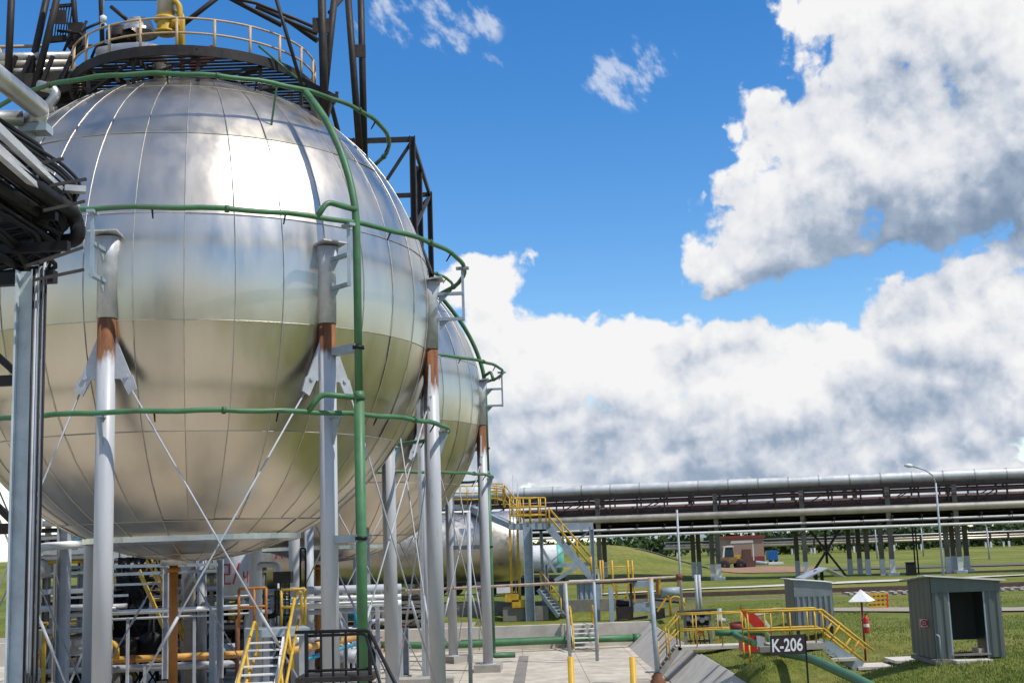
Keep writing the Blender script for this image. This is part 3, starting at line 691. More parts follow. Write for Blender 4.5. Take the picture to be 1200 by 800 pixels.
# fittings on the platform
v = thing('relief_valve', W(194, 38, 41), 'silver upright pipe with a yellow valve body on the round platform', 'valve')
o = W(194, 40, 41); MB().cyl(o+Z*.55, o+Z*3.0, .3, n=18).build('stack', m_aludull, v)
yb = MB().lathe(o, [(.05,0),(.36,0),(.36,.08),(.26,.1),(.3,.3),(.26,.42),(.38,.44),(.38,.55),(.05,.55)], 18); yb.cyl(o+Vector((.25,-.1,.3)), o+Vector((.55,-.15,.3)), .16, n=12); yb.build('valve_body', m_yellow, v)
MB().pipe([o+Vector((.5,-.1,-.9)), o+Vector((.5,-.1,1.0)), o+Vector((.15,-.1,1.25))], .1, 10).build('vent_pipe', m_yellow, v)
MB().pipe([W(214,45,41)-Z*1.3, W(214,18,41), W(206,14,41.5)], .085, 10, .25).build('yellow_pipe', m_yellow, label='yellow bent pipe rising just right of the silver upright pipe on the platform', cat='pipe')
MB().pipe([W(118,66,40.5), W(150,60,40.2), W(186,62,40), W(190,80,40.4), W(191,98,41)], .3, 16, .7).build('elbow_pipe', m_aludull, label='fat silver elbow pipe below the round platform on top of the sphere', cat='pipe')
MB().pipe([W(45,100,40.2), W(62,104,40.2), W(66,112,40.2), W(56,124,40.2), W(63,130,40.4)], .17, 14, .35).build('bent_pipe', m_aludull, label='small silver bent pipe hanging below the left end of the platform', cat='pipe')
m_hat = m_aludull
MB().lathe(W(163, 41, 41.5), [(.62, 0), (.62, .1), (.55, .14), (.40, .5), (.0, .56)], 20).build('hatch', m_aludull, label='grey domed hatch cover on the left half of the round platform', cat='hatch')
MB().lathe(W(142, 47, 41.5), [(.5, 0), (.5, .25), (.34, .27), (.34, .42), (.0, .42)], 20).build('flange', m_dark, label='brown flanged nozzle left of the domed hatch on the platform', cat='flange')
g = thing('hoist_block', W(121, 24, 41), 'small pale hook block hanging on a cord above the platform', 'hook'); o = W(121, 24, 41)
MB().tube([o+Z*.1, o+Z*1.6], .02, 6).build('cord', m_grey, g); hk = MB().lathe(o, [(.0,-.1),(.1,-.05),(.12,.12),(.0,.2)], 12); hk.tube([o+Vector((.1*math.cos(a), 0, -.2+.1*math.sin(a))) for a in [k*.5-1.0 for k in range(11)]], .025, 6); hk.build('hook', m_white, g)
rd = MB()
for k in range(6): p = W(226+k*4.5, 76-k*2.4, 42.6); rd.bar(p-Z*.22, p+Z*.3, .14, .2)
rd.bar(W(222,77,42.6), W(256,62,42.6), .12, .22); rd.build('hose_reel', m_darkred, label='rust red ribbed fitting under the grating on the right of the platform', cat='fitting')

# ------------------------------------------------------------------ dark steel gantry straddling the sphere top
gt = thing('steel_gantry', (C1.x, C1.y, CZ+6), 'dark brown tubular steel gantry standing around the platform on the sphere top', 'gantry')
def onsphere(px, py, Y): return W(px, py, Y)
def tb(pts, r): MB().tube(pts, r*.58, 12).build('leg', m_dark, gt)
tb([W(381, 158, 40.6), W(376, -40, 40.2)], .24); tb([W(379, 120, 40.6), W(396, -40, 41.5)], .21)
tb([W(422, 185, 46.5), W(405, -40, 46.5)], .23); tb([W(427, 185, 47.0), W(422, -40, 47.0)], .23)
tb([W(9, 100, 40.6), W(15, -40, 40.6)], .21)
tb([W(30, 112, 41), W(63, -40, 42)], .21); tb([W(40, 108, 41), W(76, -40, 41)], .20)
tb([W(91, 62, 42), W(83, -40, 42)], .17); tb([W(120, 55, 46), W(117, -40, 46)], .16)
bp = MB()
bp.plate([W(362,108,40.7), W(392,112,40.7), W(384,140,40.7), W(381,164,40.5), W(368,152,40.5)], .3)
bp.bar(W(352, 96, 40.8), W(394, 118, 40.8), .2, .3); bp.bar(W(394,115,40.8), W(395,108,40.8), .1, .1); bp.build('base_plate', m_dark, gt)
br = MB()
for a, b, r in (((315,-30,40),(353,98,40.3),.09),((386,115,41),(396,153,42.5),.12),((200,40,44),(262,-8,44),.14),((262,-6,44),(330,30,45),.14),((150,-5,44),(330,-18,44),.14),((120,-2,45),(200,-2,45),.14),((130,8,45),(152,26,45),.11),
                ((386,15,43),(408,-8,46),.10),((300,8,45),(372,40,45.5),.12),((335,22,46),(372,48,46),.16)):
    br.tube([W(*a), W(*b)], r*.7, 8)
br.tube([W(200, -6, 42), W(254, -6, 42), W(300, 4, 42.5), W(345, 22, 43), W(372, 34, 43.5)], .065, 8)
br.build('bracing', m_dark, gt)
for (px, py, Y) in ((376, 30, 40.3), (420, 60, 46.6), (68, 20, 41.4), (38, 98, 41)):
    q = W(px, py, Y); MB().box(q, (.55, .05, .5), .2).build('gusset_plate', m_dark, gt)
rp = MB(); rp.tube([W(303,54,40), W(340,85,40.4), W(357,100,40.6)], .04, 6); rp.build('cable', m_green, gt)

# pipe bridge reaching the platform from the left
pb = thing('pipe_bridge', W(40, 100, 40.5), 'small bridge of silver pipes and dark beams reaching the platform from the left', 'pipe bridge')
for (y0, y1, r, m) in ((69, 66, .17, m_aludull), (77, 74, .15, m_warmalu), (86, 82, .12, m_aludull)):
    MB().cyl(W(-60, y0, 40.8), W(88, y1, 41.6), r, n=14).build('pipe', m, pb)
bm = MB(); bm.bar(W(-60, 96, 40.5), W(100, 90, 41.5), .2, .32); bm.bar(W(-60, 104, 41.5), W(70, 100, 42), .2, .25)
for x in (5, 22, 48, 70): bm.bar(W(x, 100, 41), W(x+14, 66, 41), .12, .12)
bm.build('beam', m_dark, pb)
rl = MB(); rl.tube([W(-60, 57, 42), W(52, 54, 42)], .06, 7); rl.tube([W(-60, 79, 42), W(16, 78, 42)], .05, 7); rl.tube([W(1,57,42), W(0,100,42)], .05, 6); rl.build('handrail', m_tan, pb)
ck = MB()
for i in range(7):
    x = 60+i*3.2; ck.tube([W(x+6, 5, 42), W(x, 48, 42)], .025, 5)
ck.bar(W(56, 47, 42), W(78, 45, 42), .16, .2); ck.bar(W(63, 8, 42), W(86, 6, 42), .1, .1)
ck.build('cable_bundle', m_dark, label='bundle of thin hanging cables left of the round platform', cat='cables')
cb = thing('junction_box', W(83, 40, 42), 'dark junction box with trailing black hoses at the left rim of the platform', 'junction box')
b_ = MB(); b_.box(W(90, 50, 42)+Z*.2, (.5, .4, .9)); b_.build('box', m_dark, cb)
hz = MB(); rr_ = random.Random(4)
for i in range(7):
    p = W(70+rr_.uniform(0, 40), 58+rr_.uniform(-8, 14), 41.6); q = p+Vector((rr_.uniform(-1, 1), rr_.uniform(-.3, .3), rr_.uniform(.3, 1.4)))
    hz.pipe([p, p+Z*.5+Vector((.2, 0, 0)), q], .05, 7, .25)
hz.build('hose', m_black, cb)
mk = MB()
for i in range(5): mk.bar(W(52+i*11, 118-i*5, 43.5), W(60+i*12, 96-i*3, 43.5), .22, .3)
mk.bar(W(40, 112, 43.5), W(140, 84, 43.5), .3, .5); mk.bar(W(50, 124, 43.8), W(110, 100, 43.8), .3, .5); mk.box(W(78, 108, 44), (1.4, .6, 1.1)); mk.build('support_frame', m_dark, label='black steel support frame wedged between the sphere top and the pipe bridge', cat='frame')

# ------------------------------------------------------------------ stair tower behind the near sphere
tw = thing('steel_tower', (-4.4, 57, PZ2), 'open dark steel tower with cross braces rising behind the near sphere', 'tower')
ptB, ptD = W(483, 160, 54), W(503, 213, 63); ptA = W(412, 163, 54); zt = ptB.z
cs = {'B': (ptB.x, 54), 'D': (ptD.x, 63), 'A': (ptA.x, 54), 'E': (ptA.x-.6, 63), 'C': (W(491,193,58.5).x, 58.5)}
for k, (x, y) in cs.items():
    MB().bar((x, y, PZ2), (x, y, 10.2), .14, .14).build('lower_post', m_grey, tw); MB().ibeam((x, y, 10.2), (x, y, zt), .26, .26, .05, Vector((1, 0, 0))).build('post', m_dark, tw)
hb = MB()
for zz in (zt-.13, zt-4.2, zt-8.4):
    for a, b in (('A','B'),('B','D'),('E','D'),('A','E')): hb.bar((*cs[a], zz), (*cs[b], zz-.001), .14, .22)
hb.build('beam', m_dark, tw)
xb = MB()
for i in range(3):
    z0 = zt-4.2*(i+1); z1 = zt-4.2*i-.2
    xb.bar((*cs['A'], z0), (*cs['B'], z1), .13, .13); xb.bar((*cs['B'], z0), (*cs['D'], z1), .13, .13); xb.bar((*cs['E'], z0), (*cs['D'], z1), .11, .11)
xb.build('brace', m_dark, tw)

# ------------------------------------------------------------------ pipe rack in the left foreground
pr = thing('pipe_rack', (-9.1, 24, PZ1), 'blue grey steel pipe rack column and beams at the left edge of the picture', 'pipe rack')
cx = W(32, 330, 24).x; ztop = W(32, 318, 24).z
for (x, y) in ((cx, 24),):
    MB().ibeam((x, y, PZ1), (x, y, ztop),   .33, .34, .03, Vector((1, 0, 0))).build('column', m_palegrey, pr)
MB().ibeam((cx-3, 24.6, PZ1), (cx-3, 24.6, ztop), .4, .36, .03, Vector((1, 0, 0))).build('column', m_dark, pr)
bm = MB()
for zz in (1.2, 4.6, 7.4): bm.bar((cx-.2, 24.2, zz), (cx-3, 24.6, zz), .14, .2)
for z0, z1 in ((1.3, 4.5), (4.7, 7.3), (7.5, 10)): bm.bar((cx-.2, 24.2, z0), (cx-3, 24.6, z1), .1, .12); 
bm.build('cross_beam', m_dark, pr)
bm = MB()
for (a, b) in (((-40,118,18),(90,240,26.2)), ((-60,128,17),(80,252,26.2))):
    bm.bar(W(*a), W(*b), .12, .10); bm.bar(W(*a)+Z*.30-Vector((.22,0,0)), W(*b)+Z*.30-Vector((.22,0,0)), .08, .1)
bm.build('longitudinal_beam', m_grey, pr)
bm = MB(); bm.bar((cx+.5, 24.1, ztop-.1), (cx-4, 24.6, ztop-.1), .2, .24); bm.bar((cx+.75, 24.1, ztop+.5), (cx-4, 24.6, ztop+.5), .14, .18); bm.bar((cx+.5, 24.1, ztop+1.1), (cx-4, 24.6, ztop+1.1), .14, .16); bm.build('head_beam', m_black, pr)
arms = []
for (a, b) in (((15,198),(74,186)), ((40,221),(101,210)), ((50,247),(99,236)), ((45,308),(97,290)), ((30,312),(68,299)), ((40,328),(98,316)), ((-10,182),(20,176))):
    MB().bar(W(a[0], a[1], 23.4), W(b[0], b[1], 24.0), .06, .06).build('cable_arm', m_dark, pr)
bk = MB(); bk.box(W(42, 152, 24.5), (.55, .4, .16)); bk.bar(W(36, 153, 24.5), W(36, 170, 24.5), .14, .14); bk.build('bracket', m_bluegrey, pr)
pl = MB()
for (dx, r) in ((.27, .035), (.34, .045), (.42, .03)):
    pl.cyl((cx+dx, 23.75, PZ1), (cx+dx, 23.75, ztop-.3+dx), r, n=8)
pl.build('conduit', m_grey, pr)
pl = MB()
for (dx, r) in ((.235, .022), (.385, .018), (.47, .022)):
    pl.cyl((cx+dx, 23.7, PZ1+.9), (cx+dx, 23.7, ztop), r, n=8)
pl.build('cable', m_black, pr)
cc = MB()
for i in range(6):
    o = Vector((cx+.3+.05*i, 23.6, PZ1+1.4-.05*i)); cc.pipe([o+Z*2, o, o+Vector((.75+.12*i, .3, -.75)), o+Vector((1.6+.1*i, .5, -1.9))], .022, 6, .45)
cc.build('drooping_cable', m_black, pr)
pg = MB(); pg.cyl((cx-.62, 23.8, PZ1), (cx-.62, 23.8, ztop-1), .07, n=10); pg.pipe([(cx-.62, 23.8, ztop-1.2), (cx-.62, 23.8, ztop-.7), (cx-1.1, 24, ztop-.6)], .07, 10); pg.build('thin_pipe', m_grey, pr)
# pipes lying on the rack
MB().pipe([W(-60, 45, 19), W(46, 128, 24.5), W(42, 142, 24.5), W(-20, 150, 25)], .20, 18, .28).build('silver_pipe', m_aludull, label='fat silver pipe with an end bend lying on top of the left pipe rack', cat='pipe')
MB().pipe([W(-80, 138, 23.5), W(26, 139, 24.3)], .16, 16).build('silver_pipe', m_aludull, label='shorter silver pipe just below the fat bent pipe on the left rack', cat='pipe')
gl = 'dark insulated pipes on the left rack'
for i, (a, b, c, d, r, lab) in enumerate((
    ((-60,150,19.5),(88,250,25),(94,282,25),(20,285,25.5),.15,'thickest black pipe curling round in a bend at the right end of the left rack'),
    ((-60,180,20),(60,258,25.2),(72,292,25.3),(0,300,25.6),.12,'black pipe bending back just inside the thickest one on the left rack'),
    ((-60,215,20.5),(48,268,25.4),(55,300,25.5),(-20,312,25.8),.10,'black pipe with the innermost bend of the left rack'),
    ((-60,262,21),(30,318,25.6),(46,332,25.6),(46,420,25.6),.09,'thin black pipe dropping down behind the blue grey column'))):
    MB().pipe([W(*a), W(*b), W(*c), W(*d)], r, 14, .5).build('insulated_pipe', m_black, label=lab, cat='pipe', group=gl)
hs = thing('hose_bundle', W(40, 250, 24.8), 'loose bundle of black hoses hanging under the beams of the left rack', 'hoses', None)
hz = MB()
for i in range(16):
    y0 = 165+i*9; hz.pipe([W(-60, y0-70, 21), W(20+rr_.uniform(0,35), y0+rr_.uniform(-8,8), 24.4), W(30+rr_.uniform(0,50), y0+22, 24.9), W(-30, y0+40, 25.2)], rr_.uniform(.035, .075), 7, .5)
hz.build('hose', m_black, hs)
MB().box(W(5, 270, 26.2), (1.6, .4, 1.0)).build('tray_and_shade_plate', m_black, pr)
hz = MB()
for i in range(18):
    k = i/17; e_ = 60+38*(1-k)+rr_.uniform(-5, 3); y_ = 205+k*85
    hz.pipe([W(-60, y_-95, 21), W(e_-22, y_-12, 24.6), W(e_, y_+10, 24.9), W(e_-8, y_+32, 25.0), W(e_-40, y_+36, 25.1), W(-60, y_+48, 25.4)], rr_.uniform(.03, .055), 7, .45)
hz.build('looped_cable', m_rubber, hs)
for c_, s_ in ((W(37, 207, 24.0), (.25, .2, .2)), (W(12, 190, 23.6), (.4, .3, .12)), (W(88, 222, 24.6), (.4, .22, .12))): MB().box(c_, s_, .4).build('fixing_plate', m_grey, pr)
# ------------------------------------------------------------------ clutter below and behind the spheres
def gpt(px, py, z):
    return G(px, py, z)
# white pipe line low behind the legs, amber pipe and grey pipe
pl = thing('pipe_run', (-17, 57.6, PZ2), 'white pipe running level on short stands behind the near sphere legs', 'pipe')
MB().cyl(W(30, 722, 57.6), W(300, 710, 57.6), .11, n=12).build('pipe', m_white, pl)
MB().cyl(W(30, 730, 57.9), W(300, 718, 57.9), .055, n=8).build('thin_pipe', m_grey, pl)
for x in (60, 150, 228, 290): MB().bar((W(x, 730, 57.7).x, 57.7, PZ2), W(x, 724, 57.7), .12, .12).build('stand', m_grey, pl)
pl = thing('amber_pipe', (-17, 59, PZ2), 'amber yellow pipe running level near the ground behind the near legs', 'pipe')
MB().cyl(W(24, 778, 59), W(300, 765, 59), .16, n=12).build('pipe', m_yelpipe, pl)
MB().cyl(W(150, 772, 59), W(160, 771.5, 59), .18, n=12).build('band', m_orange, pl)
for x in (40, 170, 255): MB().bar((W(x, 780, 59).x, 59, PZ2), W(x, 777, 59), .12, .12).build('stand', m_grey, pl)
pl = thing('grey_pipe', (-17, 59.6, PZ2), 'thick grey pipe lying just below the amber pipe near the ground', 'pipe')
MB().cyl(W(24, 788, 59.6), W(300, 776, 59.6), .17, n=12).build('pipe', m_grey, pl)
for x in (60, 190, 285): MB().box((W(x, 790, 59.6).x, 59.6, PZ2+.35), (.4, .5, .7)).build('saddle', m_conc, pl)

# vertical small tank with red number
tk = thing('vertical_tank', W(277, 700, 59.5), 'small grey upright tank with red number 2/4 standing on a rusty post', 'tank')
o = W(277, 699, 59.5); H_ = 2.2; r_ = .73
tb_ = MB().lathe(o, [(.0, -.12), (.5, -.05), (r_, .02), (r_, H_), (r_-.1, H_+.1), (0, H_+.16)], 28)
tb_.build('body', m_grey, tk)
MB().lathe(o, [(r_+.01, .04), (r_+.03, .06), (r_+.01, .1)], 28).build('band', m_white, tk)
ps = MB().cyl((o.x+.05, o.y, PZ2), (o.x+.05, o.y, o.z-.05), .11, n=12); ps.lathe((o.x+.05, o.y, PZ2), [(.3, 0), (.3, .05), (.12, .06)], 12); ps.build('post', m_rust, tk)
def stroke(mb, segs, w_, o, r0, az, zc):
    for (x0, z0, x1, z1) in segs:
        n_ = 4; P_ = [(x0+(x1-x0)*i/n_, z0+(z1-z0)*i/n_) for i in range(n_+1)]
        for (a, b), (c, d) in zip(P_, P_[1:]):
            p = o+Vector((r0*math.sin(az+a/r0), -r0*math.cos(az+a/r0), zc+b)); q = o+Vector((r0*math.sin(az+c/r0), -r0*math.cos(az+c/r0), zc+d))
            up = Vector((math.sin(az+a/r0), -math.cos(az+a/r0), 0)); dd = (q-p).normalized()*w_*.4
            mb.bar(p-dd, q+dd, w_, .012, up)
nm = MB()
stroke(nm, [(-.46,.85,-.16,.85),(-.16,.85,-.16,.45),(-.16,.42,-.46,.42),(-.46,.4,-.46,0),(-.46,0,-.12,0), (.02,0,.28,.88)], .075, o, r_+.012, .0, .62)
nm.build('digit_two', m_red, tk); nm = MB()
stroke(nm, [(.50,.5,.50,.27),(.50,.27,.72,.27),(.72,.5,.72,.03)], .06, o, r_+.012, .0, .62)
nm.build('digit_four', m_red, tk)

# concrete and steel columns under the spheres
def column(px, ytop, Y, wd, z0, label, m, kind='i', grp=None):
    p = W(px, ytop, Y); mb = MB()
    t = thing('steel_column', (p.x, Y, z0), label, 'column', grp)
    if kind == 'i': mb.ibeam((p.x, Y, z0), (p.x, Y, p.z), wd, wd, .04, Vector((1, 0, 0)))
    elif kind == 'box': mb.box((p.x, Y, (z0+p.z)/2), (wd, wd, p.z-z0))
    else: mb.cyl((p.x, Y, z0), (p.x, Y, p.z), wd/2, n=16)
    mb.build('shaft', m, t); b = MB(); b.box((p.x, Y, z0+.1), (wd*1.8, wd*1.8, .2)); b.build('base', m_conc, t)
    return t
column(223, 640, 60, .42, PZ2, 'dark grey square column just right of the ochre pipe under the sphere', m_concdark, 'box')
column(237, 640, 61, .46, PZ2, 'pale round column beside the dark square column under the sphere', m_grey, 'round')
column(302, 640, 62, .42, PZ2, 'grey brown round column right of the tank with the red number', m_concdark, 'round')
column(362, 612, 58, .40, PZ2, 'light grey column behind the stairs with a thin bent conduit on it', m_grey, 'round')
column(76, 608, 54, .46, PZ1, 'tall grey flanged column left of the nearest leg', m_grey, 'i')
column(70, 660, 56, .40, PZ1, 'shorter dark flanged column left of the nearest leg', m_concdark, 'i')
column(249, 715, 52, .22, PZ1, 'slim pale post with a toothed top carrying the white pipe', m_grey, 'box')
column(421, 705, 66, .28, PZ2, 'slim grey column just left of the green riser pipe', m_grey, 'box')
column(398, 700, 64, .26, PZ2, 'slim pale column right of the second near leg', m_grey, 'round')
column(475, 735, 64, .3, PZ2, 'slanted looking grey post between two white legs', m_bluegrey, 'i')

# steel frame and pipes at the left, behind the near leg
fr = thing('pipe_stand', (-22, 58, PZ1), 'grey steel pipe frame with level beams behind the nearest leg', 'frame')
bm = MB()
for (a, b, w_) in (((50,665,57),(255,661,57),.13),((50,676,58),(262,668,58),.13),((50,688,59),(190,683,59),.10),((52,655,60),(110,654,60),.13),((80,700,56),(150,697,56),.10)):
    bm.bar(W(*a), W(*b), w_, w_)
bm.build('beam', m_bluegrey, fr)
for x, Y in ((55, 57), (96, 58), (195, 58), (258, 57.5)):
    p = W(x, 640 if x < 100 else 655, Y); MB().ibeam((p.x, Y, PZ1), p, .26, .26, .035, Vector((1, 0, 0))).build('post', m_grey if x > 60 else m_concdark, fr)
MB().pipe([W(43, 720, 53), W(43, 641, 53), W(112, 636, 54)], .17, 14, .35).build('bent_pipe', m_white, label='cream pipe with a right angle bend left of the nearest leg', cat='pipe')
MB().pipe([W(40, 640, 56), W(46, 595, 56), W(24, 585, 56)], .22, 14, .5).build('bent_pipe', m_white, label='cream pipe bend half hidden by the blue grey column at the left', cat='pipe')
ln = thing('pipe_bank', (-24, 66, PZ1), 'bank of pale level pipes and dark trays far left under the sphere', 'pipes')
for i, (y, r, m) in enumerate(((612, .16, m_aludull), (620, .12, m_black), (628, .14, m_aludull), (633, .1, m_black), (698, .12, m_grey), (706, .12, m_warmalu), (745, .1, m_grey))):
    MB().cyl(W(35, y+2, 66+i*.2), W(118, y-1, 66+i*.2), r, n=10).build('pipe', m, ln)
for x in (52, 100): p = W(x, 606, 66); MB().bar((p.x, 66.6, PZ1), (p.x, 66.6, p.z), .25, .25).build('post', m_concdark, ln)
vl = thing('valve', W(94, 634, 62), 'bright blue handwheel valve on a stem under the sphere far left', 'valve'); o = W(94, 634, 62)
MB().lathe(o, [(.5, .05), (.56, .1), (.5, .15), (.44, .1), (.5, .05)], 20).build('handwheel', m_cyan, vl)
st = MB().cyl(o-Z*1.0, o+Z*.75, .12, n=10); st.bar(o+Vector((-.5,0,.1)), o+Vector((.5,0,.1)), .06, .06); st.cyl(o-Vector((.9, 0, .25)), o+Vector((.9, 0, -.2)), .16, n=10); st.build('stem', m_cyan, vl)
rr2 = random.Random(9)
def pump_skid(px, py, Y, label, m2, s=1.0):
    o = W(px, py, Y); z0 = PZ1 if Y < 52 else PZ2
    t = thing('pump_skid', (o.x, Y, z0), label, 'pump')
    b = MB(); b.bar((o.x-1.1*s, Y, z0+.15), (o.x+1.1*s, Y, z0+.15), .8*s, .3); b.build('base', m_concdark, t)
    MB().cyl((o.x-1.0*s, Y, o.z), (o.x+.1*s, Y, o.z), .34*s, n=16).lathe((o.x-1.0*s, Y, o.z), [(0,-.12),(.3*s,-.1),(.36*s,0)], 16, axis=(1,0,0)).build('motor', m2, t)
    p = MB().lathe((o.x+.55*s, Y-.18*s, o.z), [(.0,0),(.5*s,0),(.52*s,.1),(.5*s,.36*s),(0,.36*s)], 18, axis=(0,1,0)); p.cyl((o.x+.55*s, Y, o.z), (o.x+.55*s, Y, o.z+1.0*s), .13*s, n=10); p.build('casing', m_black, t)
    MB().bar((o.x-.7*s, Y, z0+.3), (o.x-.7*s, Y, o.z-.25*s), .3, .3).build('foot', m_concdark, t)
    MB().pipe([(o.x+.55*s, Y, o.z+1.0*s), (o.x+.55*s, Y, o.z+1.7*s), (o.x+1.6*s, Y+.5, o.z+1.7*s)], .11*s, 10, .3).build('pipe', m_grey, t)
    return t
pump_skid(100, 760, 60.5, 'black pump with pale pipe behind the amber pipe left of the nearest leg', m_black, 1.1)
pump_skid(160, 757, 62, 'black pump set right of the nearest leg behind the amber pipe', m_dark, 1.3)
pump_skid(275, 762, 60, 'grey pump set below the tank with the red number', m_bluegrey, 1.0)
pump_skid(420, 768, 60, 'small pump with pale pipe between the green riser and the second leg', m_grey, .9)
pump_skid(395, 774, 66, 'rust brown pump behind the black railing', m_rust, .9)

# dark lattice frame and yellow stairs under the sphere right of the nearest leg
lt = thing('lattice_frame', W(160, 760, 64), 'black lattice steel frame below the sphere right of the nearest leg', 'frame')
xs = (140, 150, 166, 185); zb, ztp = PZ2, W(160, 652, 64).z
for x in xs: p = W(x, 700, 64+(x % 3)); MB().bar((p.x, p.y, zb), (p.x, p.y, ztp), .16, .16).build('post', m_black, lt)
b = MB()
for k in range(6):
    z0 = zb+(ztp-zb)*k/6; z1 = zb+(ztp-zb)*(k+1)/6; A = W(138, 700, 64).x; B = W(187, 700, 64).x
    b.bar((A, 64.2, z1-.1), (B, 64.2, z1-.1), .16, .16)
    for q in range(3):
        u = A+(B-A)*q/3; v2 = A+(B-A)*(q+1)/3; b.bar((u, 64.2, z0), (v2, 64.2, z1), .08, .08); b.bar((v2, 64.1, z0), (u, 64.1, z1), .08, .08)
b.build('brace', m_black, lt)
eq = MB(); eq.box(W(160, 735, 66), (2.6, 1.4, 2.0)); eq.box(W(158, 690, 66), (1.6, 1.0, 1.2)); eq.build('machine_housing', m_black, lt)
ys = thing('yellow_stair', W(200, 760, 60), 'small yellow stair seen beside the ochre pipe below the sphere', 'stair')
stair(ys, W(216, 768, 60), W(172, 668, 61.6), .9, 10, m_yellow)
for s in (0, 1):
    q = Vector((0, .9*s, 0)); rail(ys, [W(216, 768, 60)+q, W(194, 718, 60.8)+q, W(172, 668, 61.6)+q], 1.0, m_yellow, .04)
yr = thing('yellow_platform', W(160, 655, 72), 'yellow railing of a low platform below the sphere right of the nearest leg', 'platform')
rail(yr, [W(140, 652, 72), W(150, 651, 72), W(160, 651, 72), W(170, 650, 72), W(186, 650, 72)], 1.15, m_yellow, .05)
MB().bar(W(138, 655, 72), W(188, 653, 72), 1.2, .15).build('deck', m_bluegrey, yr)
for x in (141, 185): p = W(x, 656, 72.3); MB().bar((p.x, p.y, PZ2), p, .16, .16).build('leg', m_bluegrey, yr)

yc = thing('yellow_gate', W(50, 760, 57), 'yellow angle frame with a white panel far left under the sphere', 'frame')
for x in (43, 52): p = W(x, 730, 55); MB().bar((p.x, p.y, PZ1), p, .14, .14).build('post', m_yellow, yc)
b = MB(); b.bar(W(40, 731, 55), W(56, 730, 55), .14, .14); b.build('rail', m_yellow, yc); MB().bar(W(44, 770, 55), W(60, 745, 55.2), .1, .1).build('brace', m_yellow, yc)
MB().box(W(46, 750, 55.2), (.5, .05, .9)).build('panel', m_white, yc)

# yellow access stair in front of the tank with the red number
st = thing('access_stair', W(318, 800, 34), 'steep grey stair with bright yellow handrails below the near sphere', 'stair')
A = W(296, 822, 33); B = W(312, 748, 37.5)
stair(st, A, B, 1.0, 7, m_white)
for (p0, p1, p2) in (((272,822,33),(298,728,37.3),(301,733,38.0)), ((322,822,33),(347,692,37.5),(353,694,38.4))):
    h = MB(); h.pipe([W(*p0), W(*p1), W(*p2), W(p2[0]+1, p2[1]+38, p2[2])], .045, 10, .12)
    h.build('handrail', m_yellow, st)
    MB().tube([W(p0[0]+9, p0[1], p0[2]), W(p1[0]+3, p1[1]+34, p1[2])], .04, 8).build('middle_rail', m_yellow, st)
    for t_ in (.25, .6):
        u = W(*p0).lerp(W(*p1), t_); MB().tube([u, u+Vector((.12, 0, -1.0))], .045, 8).build('post', m_yellow, st)
pt = thing('landing', W(320, 745, 39), 'grey landing platform with yellow rails behind the steep stair', 'platform')
MB().bar(W(288, 741, 39), W(360, 738, 39.5), 1.4, .22).build('deck', m_bluegrey, pt)
for x in (290, 312, 354): p = W(x, 742, 39.6); MB().bar((p.x, p.y, PZ1), p, .16, .16).build('leg', m_grey, pt)
rail(pt, [W(280, 735, 39.8), W(298, 734, 39.8), W(312, 733, 39.8)], 1.15, m_orange, .045)
rail(pt, [W(330, 734, 40), W(358, 732, 40)], 1.1, m_yellow, .04)
bx = thing('control_box', W(312, 735, 44), 'dark ribbed equipment box on thin legs left of the steep yellow handrail', 'box')
MB().box(W(332, 676, 44), (.6, .5, .38)).build('box', m_dark, bx)
b = MB()
for x in (324, 329, 334, 339): p = W(x, 680, 44); b.bar((p.x, p.y, PZ1), p, .05, .05)
b.bar(W(323, 700, 44), W(341, 700, 44), .05, .05); b.bar(W(323, 720, 44), W(341, 720, 44), .05, .05); b.build('legs', m_dark, bx)
MB().pipe([W(304, 668, 45), W(304, 661, 45), W(326, 661, 45), W(327, 676, 45)], .10, 10, .25).build('bent_pipe', m_grey, label='grey hooped pipe above the dark ribbed box', cat='pipe')
MB().pipe([W(352, 690, 50), W(352, 642, 50), W(358, 642, 50), W(358, 690, 50)], .04, 8, .1).build('conduit_loop', m_black, label='thin dark conduit loop on the pale column behind the stair', cat='conduit')

# black railing landing in the foreground
bl = thing('black_landing', W(400, 820, 27), 'black painted railing landing with a short stair in the foreground', 'landing')
m_bk = m_black
h = MB(); h.pipe([W(346, 740.5, 27), W(432, 738, 27), W(474, 822, 24.5)], .038, 10, .15); MB().tube([W(357, 786, 27), W(432, 783, 27)], .03, 8).build('middle_rail', m_bk, bl); h.pipe([W(357, 745, 27), W(428, 742, 27), W(452, 822, 25)], .03, 8, .12); h.build('handrail', m_bk, bl)
for x in (359, 376, 390, 405, 419, 433): p = W(x, 740, 27); MB().bar((p.x, p.y, PZ1), p,   .045 if x not in (359, 433) else .075).build('post', m_bk, bl)
MB().bar((W(350,790,27.2).x, 27.3, W(350,796,27).z), (W(440,790,27.2).x, 27.3, W(350,796,27).z), 1.0, .1).build('deck', m_dark, bl)
